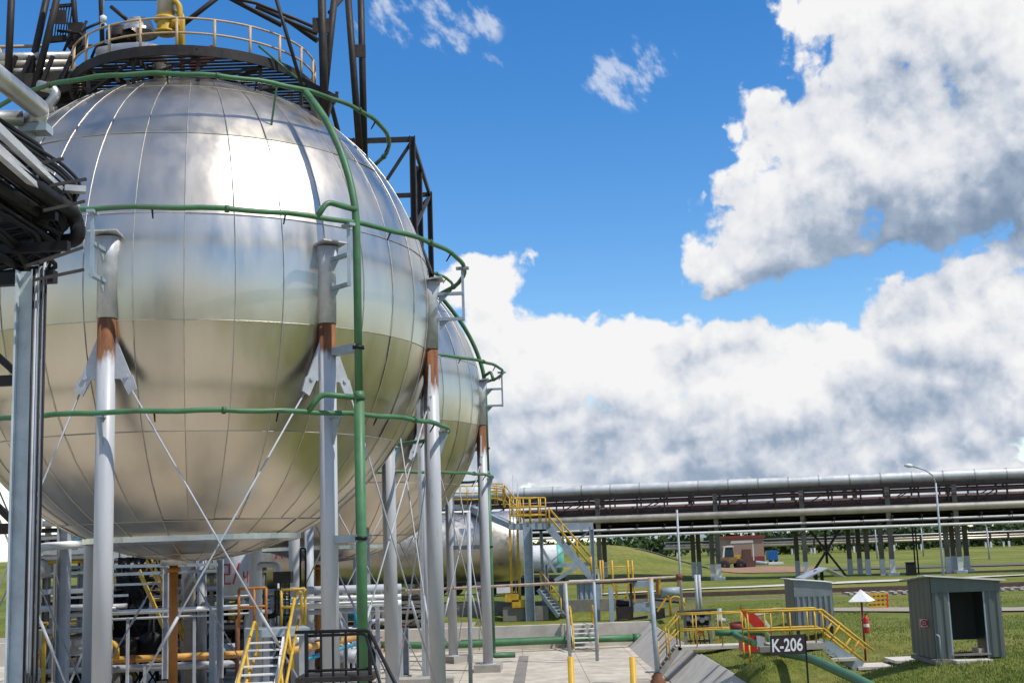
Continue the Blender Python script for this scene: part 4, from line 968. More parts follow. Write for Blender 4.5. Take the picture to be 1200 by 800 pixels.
# coloured pipes behind it
cp = [('bright blue slanting pipe behind the black railing', (358,772,42), (424,752,48), .07, m_cyan), ('amber slanting pipe beside the blue pipe behind the black railing', (340,762,43), (430,744,50), .12, m_yelpipe), ('pale slanting pipe above the blue pipe behind the black railing', (346,750,44), (428,738,51), .1, m_white)]
for lab, a, b_, r, m in cp: MB().cyl(W(*a), W(*b_), r, n=10).build('slanting_pipe', m, label=lab, cat='pipe')
MB().pipe([W(417, 735, 50), W(417, 712, 50)], .08, 8).build('blue_post', m_cyan, label='short bright blue upright pipe left of the green riser', cat='pipe')
pb2 = thing('pipe_trestle', W(400, 725, 56), 'low grey trestle with level pipes between the second and third near legs', 'trestle')
for i, (y, r, m) in enumerate(((700, .1, m_white), (708, .14, m_white), (690, .18, m_grey), (716, .1, m_grey))):
    MB().cyl(W(340, y+2, 56+i*.3), W(470, y-2, 57+i*.3), r, n=10).build('pipe', m, pb2)
for x in (350, 402, 440, 466): p = W(x, 688, 57); MB().bar((p.x, 57.6, PZ2), (p.x, 57.6, p.z), .18, .18).build('post', m_grey, pb2)
b = MB(); b.bar(W(345, 705, 57.4), W(402, 690, 57.4), .1, .1); b.bar(W(390, 705, 57.2), W(420, 760, 57.2), .12, .12); b.bar(W(372, 745, 57), W(398, 705, 57), .1, .1); b.build('brace', m_grey, pb2)
cl = thing('valve_cluster', W(452, 760, 62), 'cluster of small upright valves and gauges between two white legs', 'valves')
rr3 = random.Random(2)
for i in range(9):
    x = 398+i*9+rr3.uniform(-2, 2); 
    if 424 < x < 438: continue
    p = W(x, 770+rr3.uniform(-8, 8), 60+rr3.uniform(0, 4)); hgt = rr3.uniform(.7, 1.9)
    vb = MB().cyl((p.x, p.y, PZ2), p+Z*hgt, .06, n=8); vb.lathe(p+Z*hgt*.4, [(0,-.2),(.18,-.16),(.12,0),(.18,.16),(0,.2)], 12); vb.lathe(p+Z*hgt, [(0,0),(.22,0),(.22,.05),(0,.06)], 14)
    vb.build('valve', rr3.choice([m_grey, m_yellow, m_dark, m_red, m_white]), cl)

# long horizontal vessel in the background with stair and loading platform
hv = thing('horizontal_vessel', (-14, 92, -.4), 'long silver horizontal vessel lying on saddles behind the spheres', 'vessel')
ya = 92; zc = W(540, 641, ya).z; rv = 2.45; xa, xb_ = W(120, 640, ya).x, W(603, 640, ya).x
vb = MB().lathe((xa, ya, zc), [(0.1, -.9), (rv*.7, -.6), (rv, 0)] + [(rv+.004*(i % 2), (xb_-xa)*i/14) for i in range(1, 15)] + [(rv*.93, xb_-xa+.35), (rv*.7, xb_-xa+.75), (rv*.35, xb_-xa+1.0), (0, xb_-xa+1.08)], 48, True, axis=(1, 0, 0))
vb.build('shell', mat('vessel_cladding', (.64, .59, .52), .42, 1.0, var=.1, bump=.12, bscale=1.2), hv)
b = MB()
for i in range(0, 15): x = xa+(xb_-xa)*i/14; b.lathe((x, ya, zc), [(rv+.005, -.05), (rv+.03, -.04), (rv+.03, .04), (rv+.005, .05)], 48, False, axis=(1,0,0))
b.build('hoop_seam', m_aludull, hv)
for i in range(6):
    x = xa+(xb_-xa)*(i+.5)/6; MB().box((x, ya, (zc-rv-.6)/2-.1), (.6, 3.4, zc-rv+.9)).build('saddle', m_conc, hv)
nb = MB()
for (x0, z0, x1, z1) in ((0,0,.25,.6),(.25,.6,.5,0),(.7,0,.7,.6),(1.0,0,1.0,.5),(1.3,0,1.3,.5),(1.0,0,1.3,0),(1.5,0,1.5,.5),(1.7,.5,1.7,0),(1.5,.25,1.7,.25)):
    px_ = W(330, 657, ya).x
    nb.bar((px_+x0, ya-rv-.012, zc-.35+z0), (px_+x1, ya-rv-.012, zc-.35+z1), .03, .12, Vector((0,0,1)))
nb.build('red_lettering', m_red, hv)
# frames of the loading platform
lp_ = thing('loading_platform', W(617, 725, 88), 'grey loading platform on posts with yellow railings and stairs beside the silver vessel', 'platform')
Yp = 88; zg = PZ2+1.25
def post(px, ytop, Y, wd=.3, m=m_bluegrey, base=None):
    p = W(px, ytop, Y); MB().ibeam((p.x, Y, base if base is not None else zg), p, wd, wd, .05, Vector((1,0,0))).build('post', m, lp_)
post(618, 617, 86, .62, base=-2.2); post(634, 622, 88, .22); post(693, 617, 90, .3); post(640, 660, 90, .25); post(657, 680, 87, .3)
for a_, b_, w_, h_ in (((596, 617, 87), (645, 616, 87), 1.8, .42), ((640, 617, 90), (695, 616, 90), .3, .5), ((640, 663, 90.4), (693, 660, 90.4), .2, .25), ((555, 596, 91), (600, 616, 87), .5, .4), ((500, 594, 92), (556, 594, 91.5), .9, .35)):
    MB().bar(W(*a_), W(*b_), w_, h_).build('deck_beam', m_bluegrey, lp_)
b = MB(); b.bar(W(640, 662, 90), W(693, 620, 90.2), .12, .12); b.bar(W(634, 640, 89), W(652, 672, 89), .2, .2); b.bar(W(650, 680, 89), W(676, 664, 89), .2, .25); b.build('brace', m_bluegrey, lp_)
stair(lp_, W(693, 676, 86.4), W(644, 619, 86.6), 1.2, 16, m_bluegrey)
for q in (0, 1.25):
    o_ = Vector((0, q-.6, 0)); rail(lp_, [W(693, 674, 86.4)+o_, W(677, 655, 86.5)+o_, W(660, 636, 86.5)+o_, W(644, 617, 86.6)+o_], 1.25, m_yellow, .045)
stair(lp_, W(658, 722, 86), W(634, 690, 86.6), 1.0, 8, m_bluegrey)
for q in (0, 1.0): rail(lp_, [W(658, 722, 86)+Vector((0,q,0)), W(646, 706, 86.3)+Vector((0,q,0)), W(634, 690, 86.6)+Vector((0,q,0))], 1.2, m_yellow, .045)
def yrail(pts, h=1.3, r=.045): rail(lp_, [W(*p) for p in pts], h, m_yellow, r, rails=(1.0, .66, .33))
yrail([(598,614,86),(606,614,86),(614,614,86),(622,614,86),(632,613,86),(640,613,86)], 1.7)
yrail([(598,612,88.5),(610,612,88.5),(621,612,88.5),(634,612,88.5)], 1.7)
yrail([(567,592,89),(575,592,89),(583,592,89),(590,592,89)], 1.5)
yrail([(530,593,90),(540,593,90),(548,593,90),(567,592,91),(580,592,91),(592,594,91)], 1.4)
yrail([(592,594,89),(600,604,88),(608,613,87)], 1.5)
b = MB(); b.bar(W(569, 571, 89), W(590, 573, 89), .1, .1); b.bar(W(567,570,89), W(567, 592, 89), .16, .16); b.bar(W(591,573,89), W(591,594,89), .16, .16); b.build('yellow_frame', m_yellow, lp_)
for x in (597, 606): p = W(x, 610, 86.3); MB().bar((p.x, p.y, zg), p, .16, .16).build('yellow_leg', m_yellow, lp_)
for i, (x, y) in enumerate(((590, 690), (600, 700), (608, 707))): MB().box(W(x, y, 86), (.9, .3, .5)).build('yellow_bracket', m_yellow if i else m_white, lp_)
MB().box(W(616, 718, 86.6), (3.0, 1.2, .9)).build('base_box', m_concdark, lp_)
for px, py in ((601, 556), (606.5, 566)):
    p = W(px, 606, 93); MB().tube([Vector((p.x, 93, zg)), W(px, py, 93)], [.06, .03], 7).build('lightning_rod', m_grey, label='taller thin lightning rod above the yellow railings' if px < 603 else 'shorter thin lightning rod beside the taller one', cat='rod')

# rail tank cars behind
def tank_car(px0, px1, Y, lab, mbody, mend):
    x0, x1 = W(px0, 660, Y).x, W(px1, 660, Y).x; z = W(px1, 654, Y).z; r = 1.15
    t = thing('tank_car', ((x0+x1)/2, Y, -.1), lab, 'tank car', 'rail tank cars')
    MB().lathe((x0, Y, z), [(0,-.3),(r*.8,-.15),(r,0),(r,(x1-x0)*.955)], 28, axis=(1,0,0)).build('barrel', mbody, t)
    MB().lathe((x0, Y, z), [(r+.01,(x1-x0)*.955),(r+.01,x1-x0),(r*.8,x1-x0+.2),(0,x1-x0+.3)], 28, axis=(1,0,0)).build('end_band', mend, t)
    u = MB(); u.bar((x0-.3, Y, .95), (x1+.3, Y, .95), 2.2, .35); u.build('underframe', m_black, t)
    for k in (x0+1.2, x0+2.6, x1-2.6, x1-1.2):
        w_ = MB()
        for s in (-.8, .8): w_.cyl((k, Y+s-.07, .45), (k, Y+s+.07, .45), .45, n=18)
        w_.cyl((k, Y-.8, .45), (k, Y+.8, .45), .09, n=8); w_.build('wheelset', m_black, t)
tank_car(560, 657, 108, 'white railway tank car with a teal end band behind the loading stairs', m_white, m_teal)
tank_car(480, 552, 108.4, 'pale railway tank car standing behind the white legs', m_aludull, m_aludull)
cw = thing('container_wagon', (W(602, 695, 110).x, 110, -.1), 'low black flat wagon standing on the track behind the silver vessel', 'wagon')
xx0, xx1 = W(566, 690, 104).x, W(640, 690, 104).x
MB().box(((xx0+xx1)/2, 104, 1.0), (xx1-xx0, 2.4, .7)).build('bed', m_black, cw)
for k in range(4):
    w_ = MB(); x = xx0+.8+k*(xx1-xx0-1.6)/3
    for s in (-.8, .8): w_.cyl((x, 104+s-.07, .42), (x, 104+s+.07, .42), .42, n=16)
    w_.cyl((x, 103.2, .42), (x, 104.8, .42), .09, n=8); w_.build('wheelset', m_black, cw)

# process modules filling the background under the spheres
def module(px0, px1, ytop, Y, lab, seed, mats):
    r_ = random.Random(seed); x0, x1 = W(px0, 650, Y).x, W(px1, 650, Y).x; zt = W(px0, ytop, Y).z; zb = PZ2 if Y < 79.5 else -1.05
    t = thing('process_module', ((x0+x1)/2, Y, zb), lab, 'process module')
    n = max(2, int((x1-x0)/1.8)); mf = mats[0]
    for i in range(n+1):
        for dy in (0, 2.2):
            x = x0+(x1-x0)*i/n; MB().bar((x, Y+dy, zb), (x, Y+dy, zt-r_.uniform(0, .6)), .17, .17).build('post', mf, t)
    lv = 4
    for k in range(lv):
        z = zb+(zt-zb)*(k+1)/lv-.1; b = MB()
        for dy in (0, 2.2): b.bar((x0-.1, Y+dy+.002*k, z), (x1+.1, Y+dy+.002*k, z), .14, .18)
        b.bar((x0, Y+1.1, z-.12), (x1, Y+1.1, z-.12), 2.0, .04)
        b.build('floor_beam', mf, t)
        for j in range(4):
            y = Y+r_.uniform(-.2, 2.2); zz = z-r_.uniform(.2, 1.1); a = x0+r_.uniform(-.3, .3)*(x1-x0); c = x1+r_.uniform(-.25, .2)*(x1-x0)
            P_ = [(a, y, zz), (c, y, zz)]
            if r_.random() < .6: P_ += [(c, y, zz+r_.choice([-1, 1])*r_.uniform(.6, 1.3))]
            MB().pipe(P_, r_.uniform(.05, .15), 8).build('pipe', r_.choice(mats[1]), t)
        for j in range(2):
            x = r_.uniform(x0, x1); y = Y+r_.uniform(.2, 1.8); rr = r_.uniform(.25, .5)
            v_ = MB().lathe((x, y, z-1.15), [(0, 0), (rr*.8, .05), (rr, .15), (rr, .75), (rr*.8, .9), (0, .95)], 14); v_.build('vessel', r_.choice(mats[2]), t)
    b = MB()
    for i in range(n): b.bar((x0+(x1-x0)*i/n, Y-.1, zb), (x0+(x1-x0)*(i+1)/n, Y-.1, zb+(zt-zb)/2), .08, .08)
    b.build('brace', mf, t)
    return t
module(36, 112, 645, 56.5, 'crowded grey process frame of pipes and small vessels far left under the sphere', 31, (m_grey, [m_aludull, m_grey, m_white, m_black, m_yellow], [m_black, m_dark, m_aludull]))
module(132, 186, 655, 76, 'dark process frame with black vessels below the sphere left of the ochre pipe', 32, (m_dark, [m_black, m_dark, m_grey, m_brownpipe], [m_black, m_dark, m_black]))
module(318, 424, 690, 73, 'low grey process frame of pipes and vessels behind the steep stair', 33, (m_grey, [m_aludull, m_grey, m_white, m_cyan, m_brownpipe], [m_black, m_aludull, m_dark]))
module(432, 500, 694, 82, 'low dark process frame with pale pipes behind the pale wall and white legs', 34, (m_concdark, [m_aludull, m_grey, m_black, m_white], [m_black, m_dark, m_yellow]))
module(215, 320, 700, 78, 'low grey process frame behind the rusty tank post and dark square column', 35, (m_concdark, [m_grey, m_black, m_white], [m_black, m_dark, m_grey]))

module(34, 130, 690, 63.5, 'low tangle of thin pipes and yellow valves behind the nearest leg', 36, (m_concdark, [m_white, m_yellow, m_aludull, m_black], [m_black, m_yellow, m_aludull]))
module(196, 300, 668, 65.5, 'thin pipe frame with pale valves just right of the ochre pipe', 37, (m_concdark, [m_white, m_grey, m_black, m_brownpipe], [m_black, m_aludull, m_yellow]))
# unseen concrete added beside and behind the camera for the sphere to mirror
MB().box((18.9, -16, -1.3), (42.2, 88, .3)).build('unseen_concrete_apron', m_pad, kind='structure')

# level rusty pipe on posts above the pad
m_rpipe = mat('rust_tinted_pipe', (.42, .33, .25), .5, var=.2, dirt=(.25, .12, .06), dirt_amt=.6)
wp = thing('water_pipe', (2, 70, PZ2), 'long thin rust tinted pipe carried level on posts above the pad', 'pipe')
MB().tube([W(250, 700, 70), W(470, 692, 70), W(700, 680.5, 70), W(797, 675.5, 70)], .075, 8).build('pipe', m_rpipe, wp)
MB().cyl(W(793, 675.8, 70), W(799.5, 675.4, 70), .17, n=12).build('end_cap', m_rust, wp)
MB().cyl(W(668, 770, 69.6)*1.0, W(662.5, 683, 69.9), .095, n=10).build('post', m_grey, wp)
p = W(696, 681, 70); MB().cyl((p.x, 70, PZ2), p, .09, n=8).build('post', m_bluegrey, wp)
pp = thing('steel_post', W(771, 796, 57.8), 'tall grey steel post with a rusty foot at the base of the dike slabs', 'post')
a = W(771, 795, 57.8); b = W(762.5, 679, 58.3); MB().cyl(Vector((a.x, a.y, PZ2)), b, .11, n=12).build('shaft', m_bluegrey, pp)
MB().lathe((a.x, a.y, PZ2), [(.38, 0), (.34, .12), (.2, .35), (.16, .5)], 14).build('foot', m_rust, pp)
MB().cyl(b-Z*1.2, b+Z*.1, .12, n=10).build('rusty_top', m_rpipe, pp)
MB().tube([W(463, 790, 48.5), W(459, 600, 48.5)], .035, 6).build('thin_pole', m_grey, label='thin grey upright rod between the third and fourth near legs', cat='rod')
MB().cyl((W(551, 795, 52).x, 52, PZ2), W(549, 600, 52), .085, n=10).build('slim_post', m_grey, label='slim grey post left of the far white leg with footing', cat='post')
ft = thing('footing', (W(498, 790, 50.5).x, 50.5, PZ1), 'low concrete footing block beside the leg at the edge of the terrace', 'footing')
MB().box((W(498, 790, 50.5).x, 50.3, PZ1+.2), (2.2, 1.1, .45)).build('block', m_conc, ft)

# stile over the pale wall
sl_ = thing('stile', (W(684, 762, 76).x, 77.5, PZ2), 'small white metal stile with yellow handrails climbing the pale wall', 'stile')
xa, xb_ = W(671, 742, 77).x, W(699, 742, 77).x; xm = (xa+xb_)/2
t_ = MB()
for i in range(6): t_.box((xm, 76.2+i*.6, PZ2+.25+i*.22), (xb_-xa-.1, .34, .05))
t_.build('treads', m_white, sl_)
for x in (xa, xb_):
    MB().bar((x, 75.9, PZ2+.05), (x, 79.6, PZ2+1.4), .06, .2).build('stringer', m_white, sl_)
    h = MB(); h.pipe([(x, 76.0, PZ2+.9), (x, 79.4, PZ2+2.35), (x, 80.6, PZ2+2.4), (x, 80.6, PZ2+1.3)], .06, 8, .2); h.cyl((x, 76.0, PZ2), (x, 76.0, PZ2+.95), .055, n=8); h.box((x, 79.2, PZ2+1.8), (.17, .14, 1.1)); h.build('handrail', m_yellow, sl_)
# green pipe at the foot of the wall
gp = thing('green_pipe', (0, 78, PZ2), 'dark green pipe lying along the foot of the pale wall', 'pipe')
MB().pipe([W(440, 755, 76.5), W(520, 756, 77), W(640, 750, 77.6), W(757, 746.5, 78.4)], .21, 14, 3).build('pipe', m_green, gp)
MB().pipe([W(540, 752.5, 78.4), W(640, 748.5, 78.9), W(690, 747, 79.1)], .16, 12, 3).build('thin_pipe', m_green, gp)
MB().cyl(W(742, 747, 78.3), W(750, 746.8, 78.35), .26, n=14).build('collar', m_green, gp)
# near yellow posted ladder
ld = thing('ladder', (1.1, 16, -1.15), 'two yellow ladder posts at the lower edge of the picture below the pad', 'ladder')
for px in (668.5, 741):
    q = W(px, 769, 16); MB().tube([(q.x, 16, -1.15), q], .04, 10).build('post', m_yellow, ld)
b = MB(); q0, q1 = W(668.5, 769, 16), W(741, 769, 16)
for i in range(9): b.cyl((q0.x, 16, -.9+i*.32), (q1.x, 16, -.9+i*.32), .02, n=8)
b.build('rungs', m_grey, ld)

# yellow stile over the dike
m_thin = m_yellow
st = thing('yellow_stile', (8.2, 58.9, -1.1), 'yellow railed stile crossing the gap between the dike slabs', 'stile')
Y0 = 58.6; zf = W(840, 756, 58.6).z; xs_ = [W(q_, 755, 58.6).x for q_ in (797, 817, 847, 875)]
MB().box(((xs_[0]+xs_[3])/2+.1, Y0+.6, zf-.08), (xs_[3]-xs_[0]+.4, 1.2, .14)).build('deck', m_conclight, st)
xb0 = W(772, 768, 58.6).x
for dy in (0, 1.15):
    y = Y0+dy
    rail(st, [Vector((x, y, zf)) for x in xs_], 1.4, m_yellow, .03, rails=(1.0, .5))
    rail(st, [Vector((xb0, y, zf-1.0)), Vector(((xb0+xs_[0])/2, y, zf-.5)), Vector((xs_[0], y, zf))], 1.3, m_yellow, .03, rails=(1.0, .55))
stair(st, (xb0-.2, Y0+.58, PZ2+.05), (xs_[0], Y0+.58, zf), 1.1, 7, m_conc)
# walkway with yellow railings and steps
wk = thing('walkway', (9.9, 47.1, -.9), 'low concrete walkway with thick yellow railings and steps behind the number sign', 'walkway')
Y0 = 46.5; zf = W(920, 754, 46.5).z; X0, X1 = W(878, 755, Y0).x, W(966, 753, Y0).x
MB().box(((X0+.8+X1)/2, Y0+.62, zf-.12), (X1-X0-.7, 1.3, .2)).build('deck', m_conc, wk)
fx = MB(); 
for x in ((X0+X1)/2+.3, X1-.1): fx.box((x, Y0+.62, zf-.65), (.2, 1.0, .86))
fx.build('supports', m_concdark, wk)
for dy in (0.02, 1.22):
    y = Y0+dy
    rail(wk, [Vector((x, y, zf)) for x in (X0, X0+.82, X0+1.5, X1-.28, X1)], 1.14, m_yellow, .042, rails=(1.0, .42), pr=.03)
    MB().tube([Vector((X0, y, zf-.6)), Vector((X0, y, zf))], .033, 7).build('post', m_yellow, wk)
    E_ = Vector((X1+1.0, y, zf-.72)); E2 = Vector((X1+1.55, y, zf-1.15))
    hb = MB(); hb.tube([Vector((X1, y, zf+1.14)), Vector((X1+1.74, y, zf-.35))], .045, 8); hb.tube([Vector((X1, y, zf+.5)), Vector((X1+1.35, y, zf-.68))], .04, 8); hb.build('handrail', m_yellow, wk)
    for k in (.35, .72): 
        q = Vector((X1+1.74*k, y, zf+1.14-1.49*k)); MB().tube([q, q-Vector((.42, 0, .62))], .04, 8).build('post', m_yellow, wk)
stair(wk, (X1+1.25, Y0+.6, zf-.9), (X1+.02, Y0+.6, zf-.1), 1.2, 5, m_bluegrey)
pv = MB()
for i in range(3): x = X1-.2+i*1.35; pv.box((x+.6, Y0-.9+i*.1+1.4, gz(x+.6, Y0)+.05), (1.3, 1.5, .1))
pv.build('paving_slabs', m_conclight, label='pale concrete slabs laid on the grass at the foot of the walkway steps', cat='slabs')

# gauge board
gb = thing('gauge_rack', (8.6, 62.5, -1.1), 'dark roofed rack of small gauges standing on the grass beside the yellow stile', 'gauge rack')
x0, x1 = W(803, 757, 62.5).x, W(835, 757, 62.5).x; zt_ = W(820, 716, 62.5).z; YG = 62.5
for x in (x0+.05, x1-.05): MB().bar((x, YG, -1.2), (x, YG, zt_), .13, .13).build('post', m_concdark, gb)
MB().box(((x0+x1)/2, YG, zt_+.04), (x1-x0+.5, .8, .07), 0, 0, rad(-2)).build('roof', m_dark, gb)
b = MB(); b.bar((x0, YG, zt_-.75), (x1, YG, zt_-.75), .08, .1); b.bar((x0, YG, -.85), (x1, YG, -.85), .08, .1); b.box(((x0+x1)/2, YG+.12, zt_-.42), (x1-x0, .05, .5)); b.build('board', m_dark, gb)
for i in range(5):
    x = x0+.2+i*(x1-x0-.4)/4; MB().lathe((x, YG-.02, zt_-.3-.1*(i % 2)), [(0, -.04), (.13, -.04), (.14, .02), (0, .02)], 14, axis=(0, 1, 0)).build('gauge', m_aludull if i % 3 else m_grey, gb)
    MB().pipe([(x, YG, zt_-.4), (x, YG, zt_-.75), (x+.08, YG, -1.0)], .025, 6, .1).build('tube', m_dark, gb)
MB().cyl(((x0+x1)/2+.1, YG-.1, -.5), ((x0+x1)/2+.1, YG+.1, -.5), .14, n=12).build('valve', m_orange, gb)

# red fire box and green hydrant pipes
fb = thing('fire_box', (9.9, 52, -.5), 'red fire equipment box with its pointed red lid tipped open', 'fire box')
b = MB(); o = W(868, 748, 52); o2 = W(903, 748, 52); zb = -.55
b.box(((o.x+o2.x)/2, 52.1, zb+.42), (o2.x-o.x, .9, .75)); b.build('box', m_red, fb)
MB().plate([W(866, 711, 51.7), W(872, 712.5, 51.7), W(886, 720, 51.7), W(896, 731, 51.7), W(900, 736, 51.7), W(884, 735, 51.7), W(874, 724, 51.7)], .12).build('lid', m_red, fb)
MB().bar(W(896, 727, 51.5), W(905, 739, 51.5), .1, .12).build('white_arm', m_white, fb)
MB().cyl(W(856, 735, 51.9), W(872, 733, 51.9), .2, n=12).build('hose_roll', m_darkred, fb)
MB().box(W(895, 752, 51.4), (.55, .1, .5)).build('panel', m_grey, fb)
gp = thing('hydrant_pipe', (9.2, 49, -.5), 'dark green pipe with a fork and a bend in front of the red box', 'pipe')
MB().pipe([W(838, 741, 50), W(862, 741, 50), W(899, 740, 50), W(905, 758, 49), W(909, 764, 48.5)], .12, 14, .5).build('pipe', m_green, gp)
MB().pipe([W(858, 741.5, 50), W(870, 748, 49), W(884, 753, 47.8)], .12, 12, .6).build('branch', m_green, gp)
gp = thing('buried_pipe', (11, 40, -.4), 'dark green pipe emerging from the grass below the number sign', 'pipe')
MB().pipe([W(915, 764, 46), W(948, 770, 43.5), W(1014, 800, 36.5), W(1050, 822, 33)], .15, 14, 2).build('pipe', m_green, gp)
cp = MB(); cp.box(W(898, 760, 45.5), (.5, .4, .18)); cp.build('valve_box', m_concdark, label='small dark valve box on the grass left of the number sign', cat='valve box')

# number sign
sg = thing('number_sign', W(945, 800, 36)-Z*.5, 'dark brown board lettered K-206 on a thin black post', 'sign')
TL, TR, BL, BR = W(902, 744.5, 36), W(942.5, 742.5, 36), W(903, 767.5, 36), W(943.5, 765.5, 36)
bd = MB(); bd.plate([BL, BR, TR, TL], .035); bd.build('board', m_signbrown, sg)
q = W(942.5, 743, 36.02); MB().bar((q.x+.02, 36.03, gz(q.x, 36)-.3), (q.x+.02, 36.03, q.z+.02), .045, .045).build('post', m_black, sg)
def text_mesh(body, origin, ux, uz, width, height, mt, parent, name='lettering', off=.02):
    cu = bpy.data.curves.new(name, 'FONT'); cu.body = body; cu.size = 1; cu.extrude = .004; cu.offset = .018
    ob = bpy.data.objects.new('tmp', cu); COL.objects.link(ob); dg = bpy.context.evaluated_depsgraph_get()
    me = bpy.data.meshes.new_from_object(ob.evaluated_get(dg)); bpy.data.objects.remove(ob)
    xs = [v.co.x for v in me.vertices]; ys = [v.co.y for v in me.vertices]; x0, x1, y0, y1 = min(xs), max(xs), min(ys), max(ys)
    ux = Vector(ux).normalized(); uz = Vector(uz).normalized(); nrm = ux.cross(uz)
    mb = MB(); mb.v = [Vector(origin)+ux*((v.co.x-x0)/(x1-x0)*width)+uz*((v.co.y-y0)/(y1-y0)*height)+nrm*(off+v.co.z) for v in me.vertices]
    mb.f = [list(p.vertices) for p in me.polygons]; mb.sm = [False]*len(mb.f)
    bpy.data.meshes.remove(me); return mb.build(name, mt, parent)
m_letter = mat('white_lettering', (.78, .78, .76), .5, var=.05)
ux = (BR-BL); uz = (TL-BL); w_ = ux.length; h_ = uz.length
text_mesh('K-206', BL+ux*.055+uz*.16, ux, uz, w_*.88, h_*.68, m_letter, sg, off=.021)

# sheds of ribbed sheet
def ribbed(mb, A, B, z0a, z1a, z0b, z1b, pitch, depth, nrm):
    "trapezoidal sheet between A and B (xy), bottoms z0, tops z1"
    A = Vector((A[0], A[1], 0)); B = Vector((B[0], B[1], 0)); L_ = (B-A).length; n = max(1, round(L_/pitch)); nr = Vector(nrm)
    pr = []
    for i in range(n):
        for u, d in ((0, 0), (.32, 0), (.46, 1), (.82, 1), (.96, 0)): pr.append(((i+u)/n, d*depth))
    pr.append((1, 0)); v = []; f = []
    for (u, d) in pr:
        p = A.lerp(B, u)+nr*d; v += [(p.x, p.y, z0a+(z0b-z0a)*u), (p.x, p.y, z1a+(z1b-z1a)*u)]
    for i in range(len(pr)-1): f.append((2*i, 2*i+2, 2*i+3, 2*i+1))
    mb.add(v, f)
sd_ = thing('open_shed', (13.8, 41.8, 0), 'grey green ribbed sheet shed with a wide open front and a pale sloping roof', 'shed')
xl, xr, yf, yb_ = 12.76, 14.92, 40.65, 43.0; zl, zr = 2.55, 2.36; zb = .06
xo0, xo1, zo = 13.28, 14.42, 2.06
mb = MB(); ribbed(mb, (xl, yf), (xo0, yf), zb, zo+.1, zb, zo+.1, .28, .035, (0, -1, 0)); ribbed(mb, (xo1, yf), (xr, yf), zb, zo+.1, zb, zo+.1, .28, .035, (0, -1, 0))
mb.plate([(xl, yf-.04, zo), (xr, yf-.04, zo), (xr, yf-.04, zr), (xl, yf-.04, zl)], .01); mb.build('front_sheet', m_shed, sd_)
mb = MB(); ribbed(mb, (xl-.012, yf), (xl-.012, yb_), zb, zl, zb, zl-.2, .5, .02, (-1, 0, 0)); mb.plate([(xl+.02, yf, zb), (xl+.02, yb_, zb), (xl+.02, yb_, zl-.22), (xl+.02, yf, zl-.02)], .02); mb.build('side_sheet', m_shed, sd_)
mb = MB(); mb.plate([(xr-.02, yf, zb), (xr-.02, yb_, zb), (xr-.02, yb_, zr-.24), (xr-.02, yf, zr-.02)], .03); mb.build('side_sheet', m_shed, sd_)
mb = MB(); mb.plate([(xl, yb_, .42), (xr, yb_, .42), (xr, yb_, zr-.25), (xl, yb_, zl-.25)], .03); mb.build('back_sheet', m_shed, sd_)
mb = MB(); mb.plate([(xl-.22, yf-.2, zl+.045), (xr+.12, yf-.2, zr+.02), (xr+.12, yb_+.15, zr-.2), (xl-.22, yb_+.15, zl-.17)], .03)
for k in range(9): y = yf-.15+k*.3; mb.bar((xl-.25, y, zl+.065-k*.027), (xr+.13, y, zr+.04-k*.027), .1, .02)
mb.build('roof', m_shedroof, sd_)
mb = MB(); mb.box(((xl+xr)/2, (yf+yb_)/2, -.06), (xr-xl+.1, yb_-yf+.2, .12)); mb.bar((xo0-.05, yf, .16), (xo1+.05, yf, .16), .06, .06); mb.build('floor_slab', m_concdark, sd_)
for x in (xo0+.02, xo1-.02, xl+.05, xr-.05): MB().bar((x, yf+.03, -.05), (x, yf+.03, zo+.2), .05, .05).build('frame_post', m_bluegrey, sd_)
y_ = 41.2; c_ = W(1083, 729.5, y_)
sgn = thing('fire_sign', (c_.x, y_, c_.z-.2), 'small white and red square sign with a ring on the dark shed side', 'sign')
MB().box((c_.x, y_, c_.z), (.30, .025, .30)).bar((c_.x+.1, y_+.03, c_.z), (12.77, y_+.03, c_.z), .04, .04).build('plate', m_white, sgn)
rg_ = MB(); rg_.lathe((c_.x, y_-.013, c_.z), [(.105, 0), (.105, -.008), (.06, -.008), (.06, 0), (.105, 0)], 24, False, axis=(0, 1, 0)); rg_.build('red_ring', m_red, sgn)
MB().lathe((c_.x, y_-.013, c_.z), [(0, -.008), (.035, -.008), (.035, 0)], 16, False, axis=(0, 1, 0)).build('red_dot', m_red, sgn)
for s in (-1, 1):
    MB().box((c_.x, y_-.018, c_.z+s*.137), (.295, .012, .022)).build('red_border', m_red, sgn); MB().box((c_.x+s*.137, y_-.018, c_.z), (.022, .011, .25)).build('red_border', m_red, sgn)
MB().box((14.22, 40.9, .22), (.36, .3, .22), .4).build('crate', m_gravel, label='small pale crate on the floor at the right of the open shed doorway', cat='crate')
MB().pipe([(12.85, 40.45, .0), (12.85, 40.45, .75), (12.78, 40.5, .8)], .03, 8, .08).build('standpipe', m_bluegrey, label='thin grey standpipe at the near left corner of the open shed', cat='pipe')
MB().box((13.7, 40.15, .0), (1.1, .5, .1)).build('doorstep', m_conclight, label='pale concrete doorstep in front of the open shed', cat='doorstep')
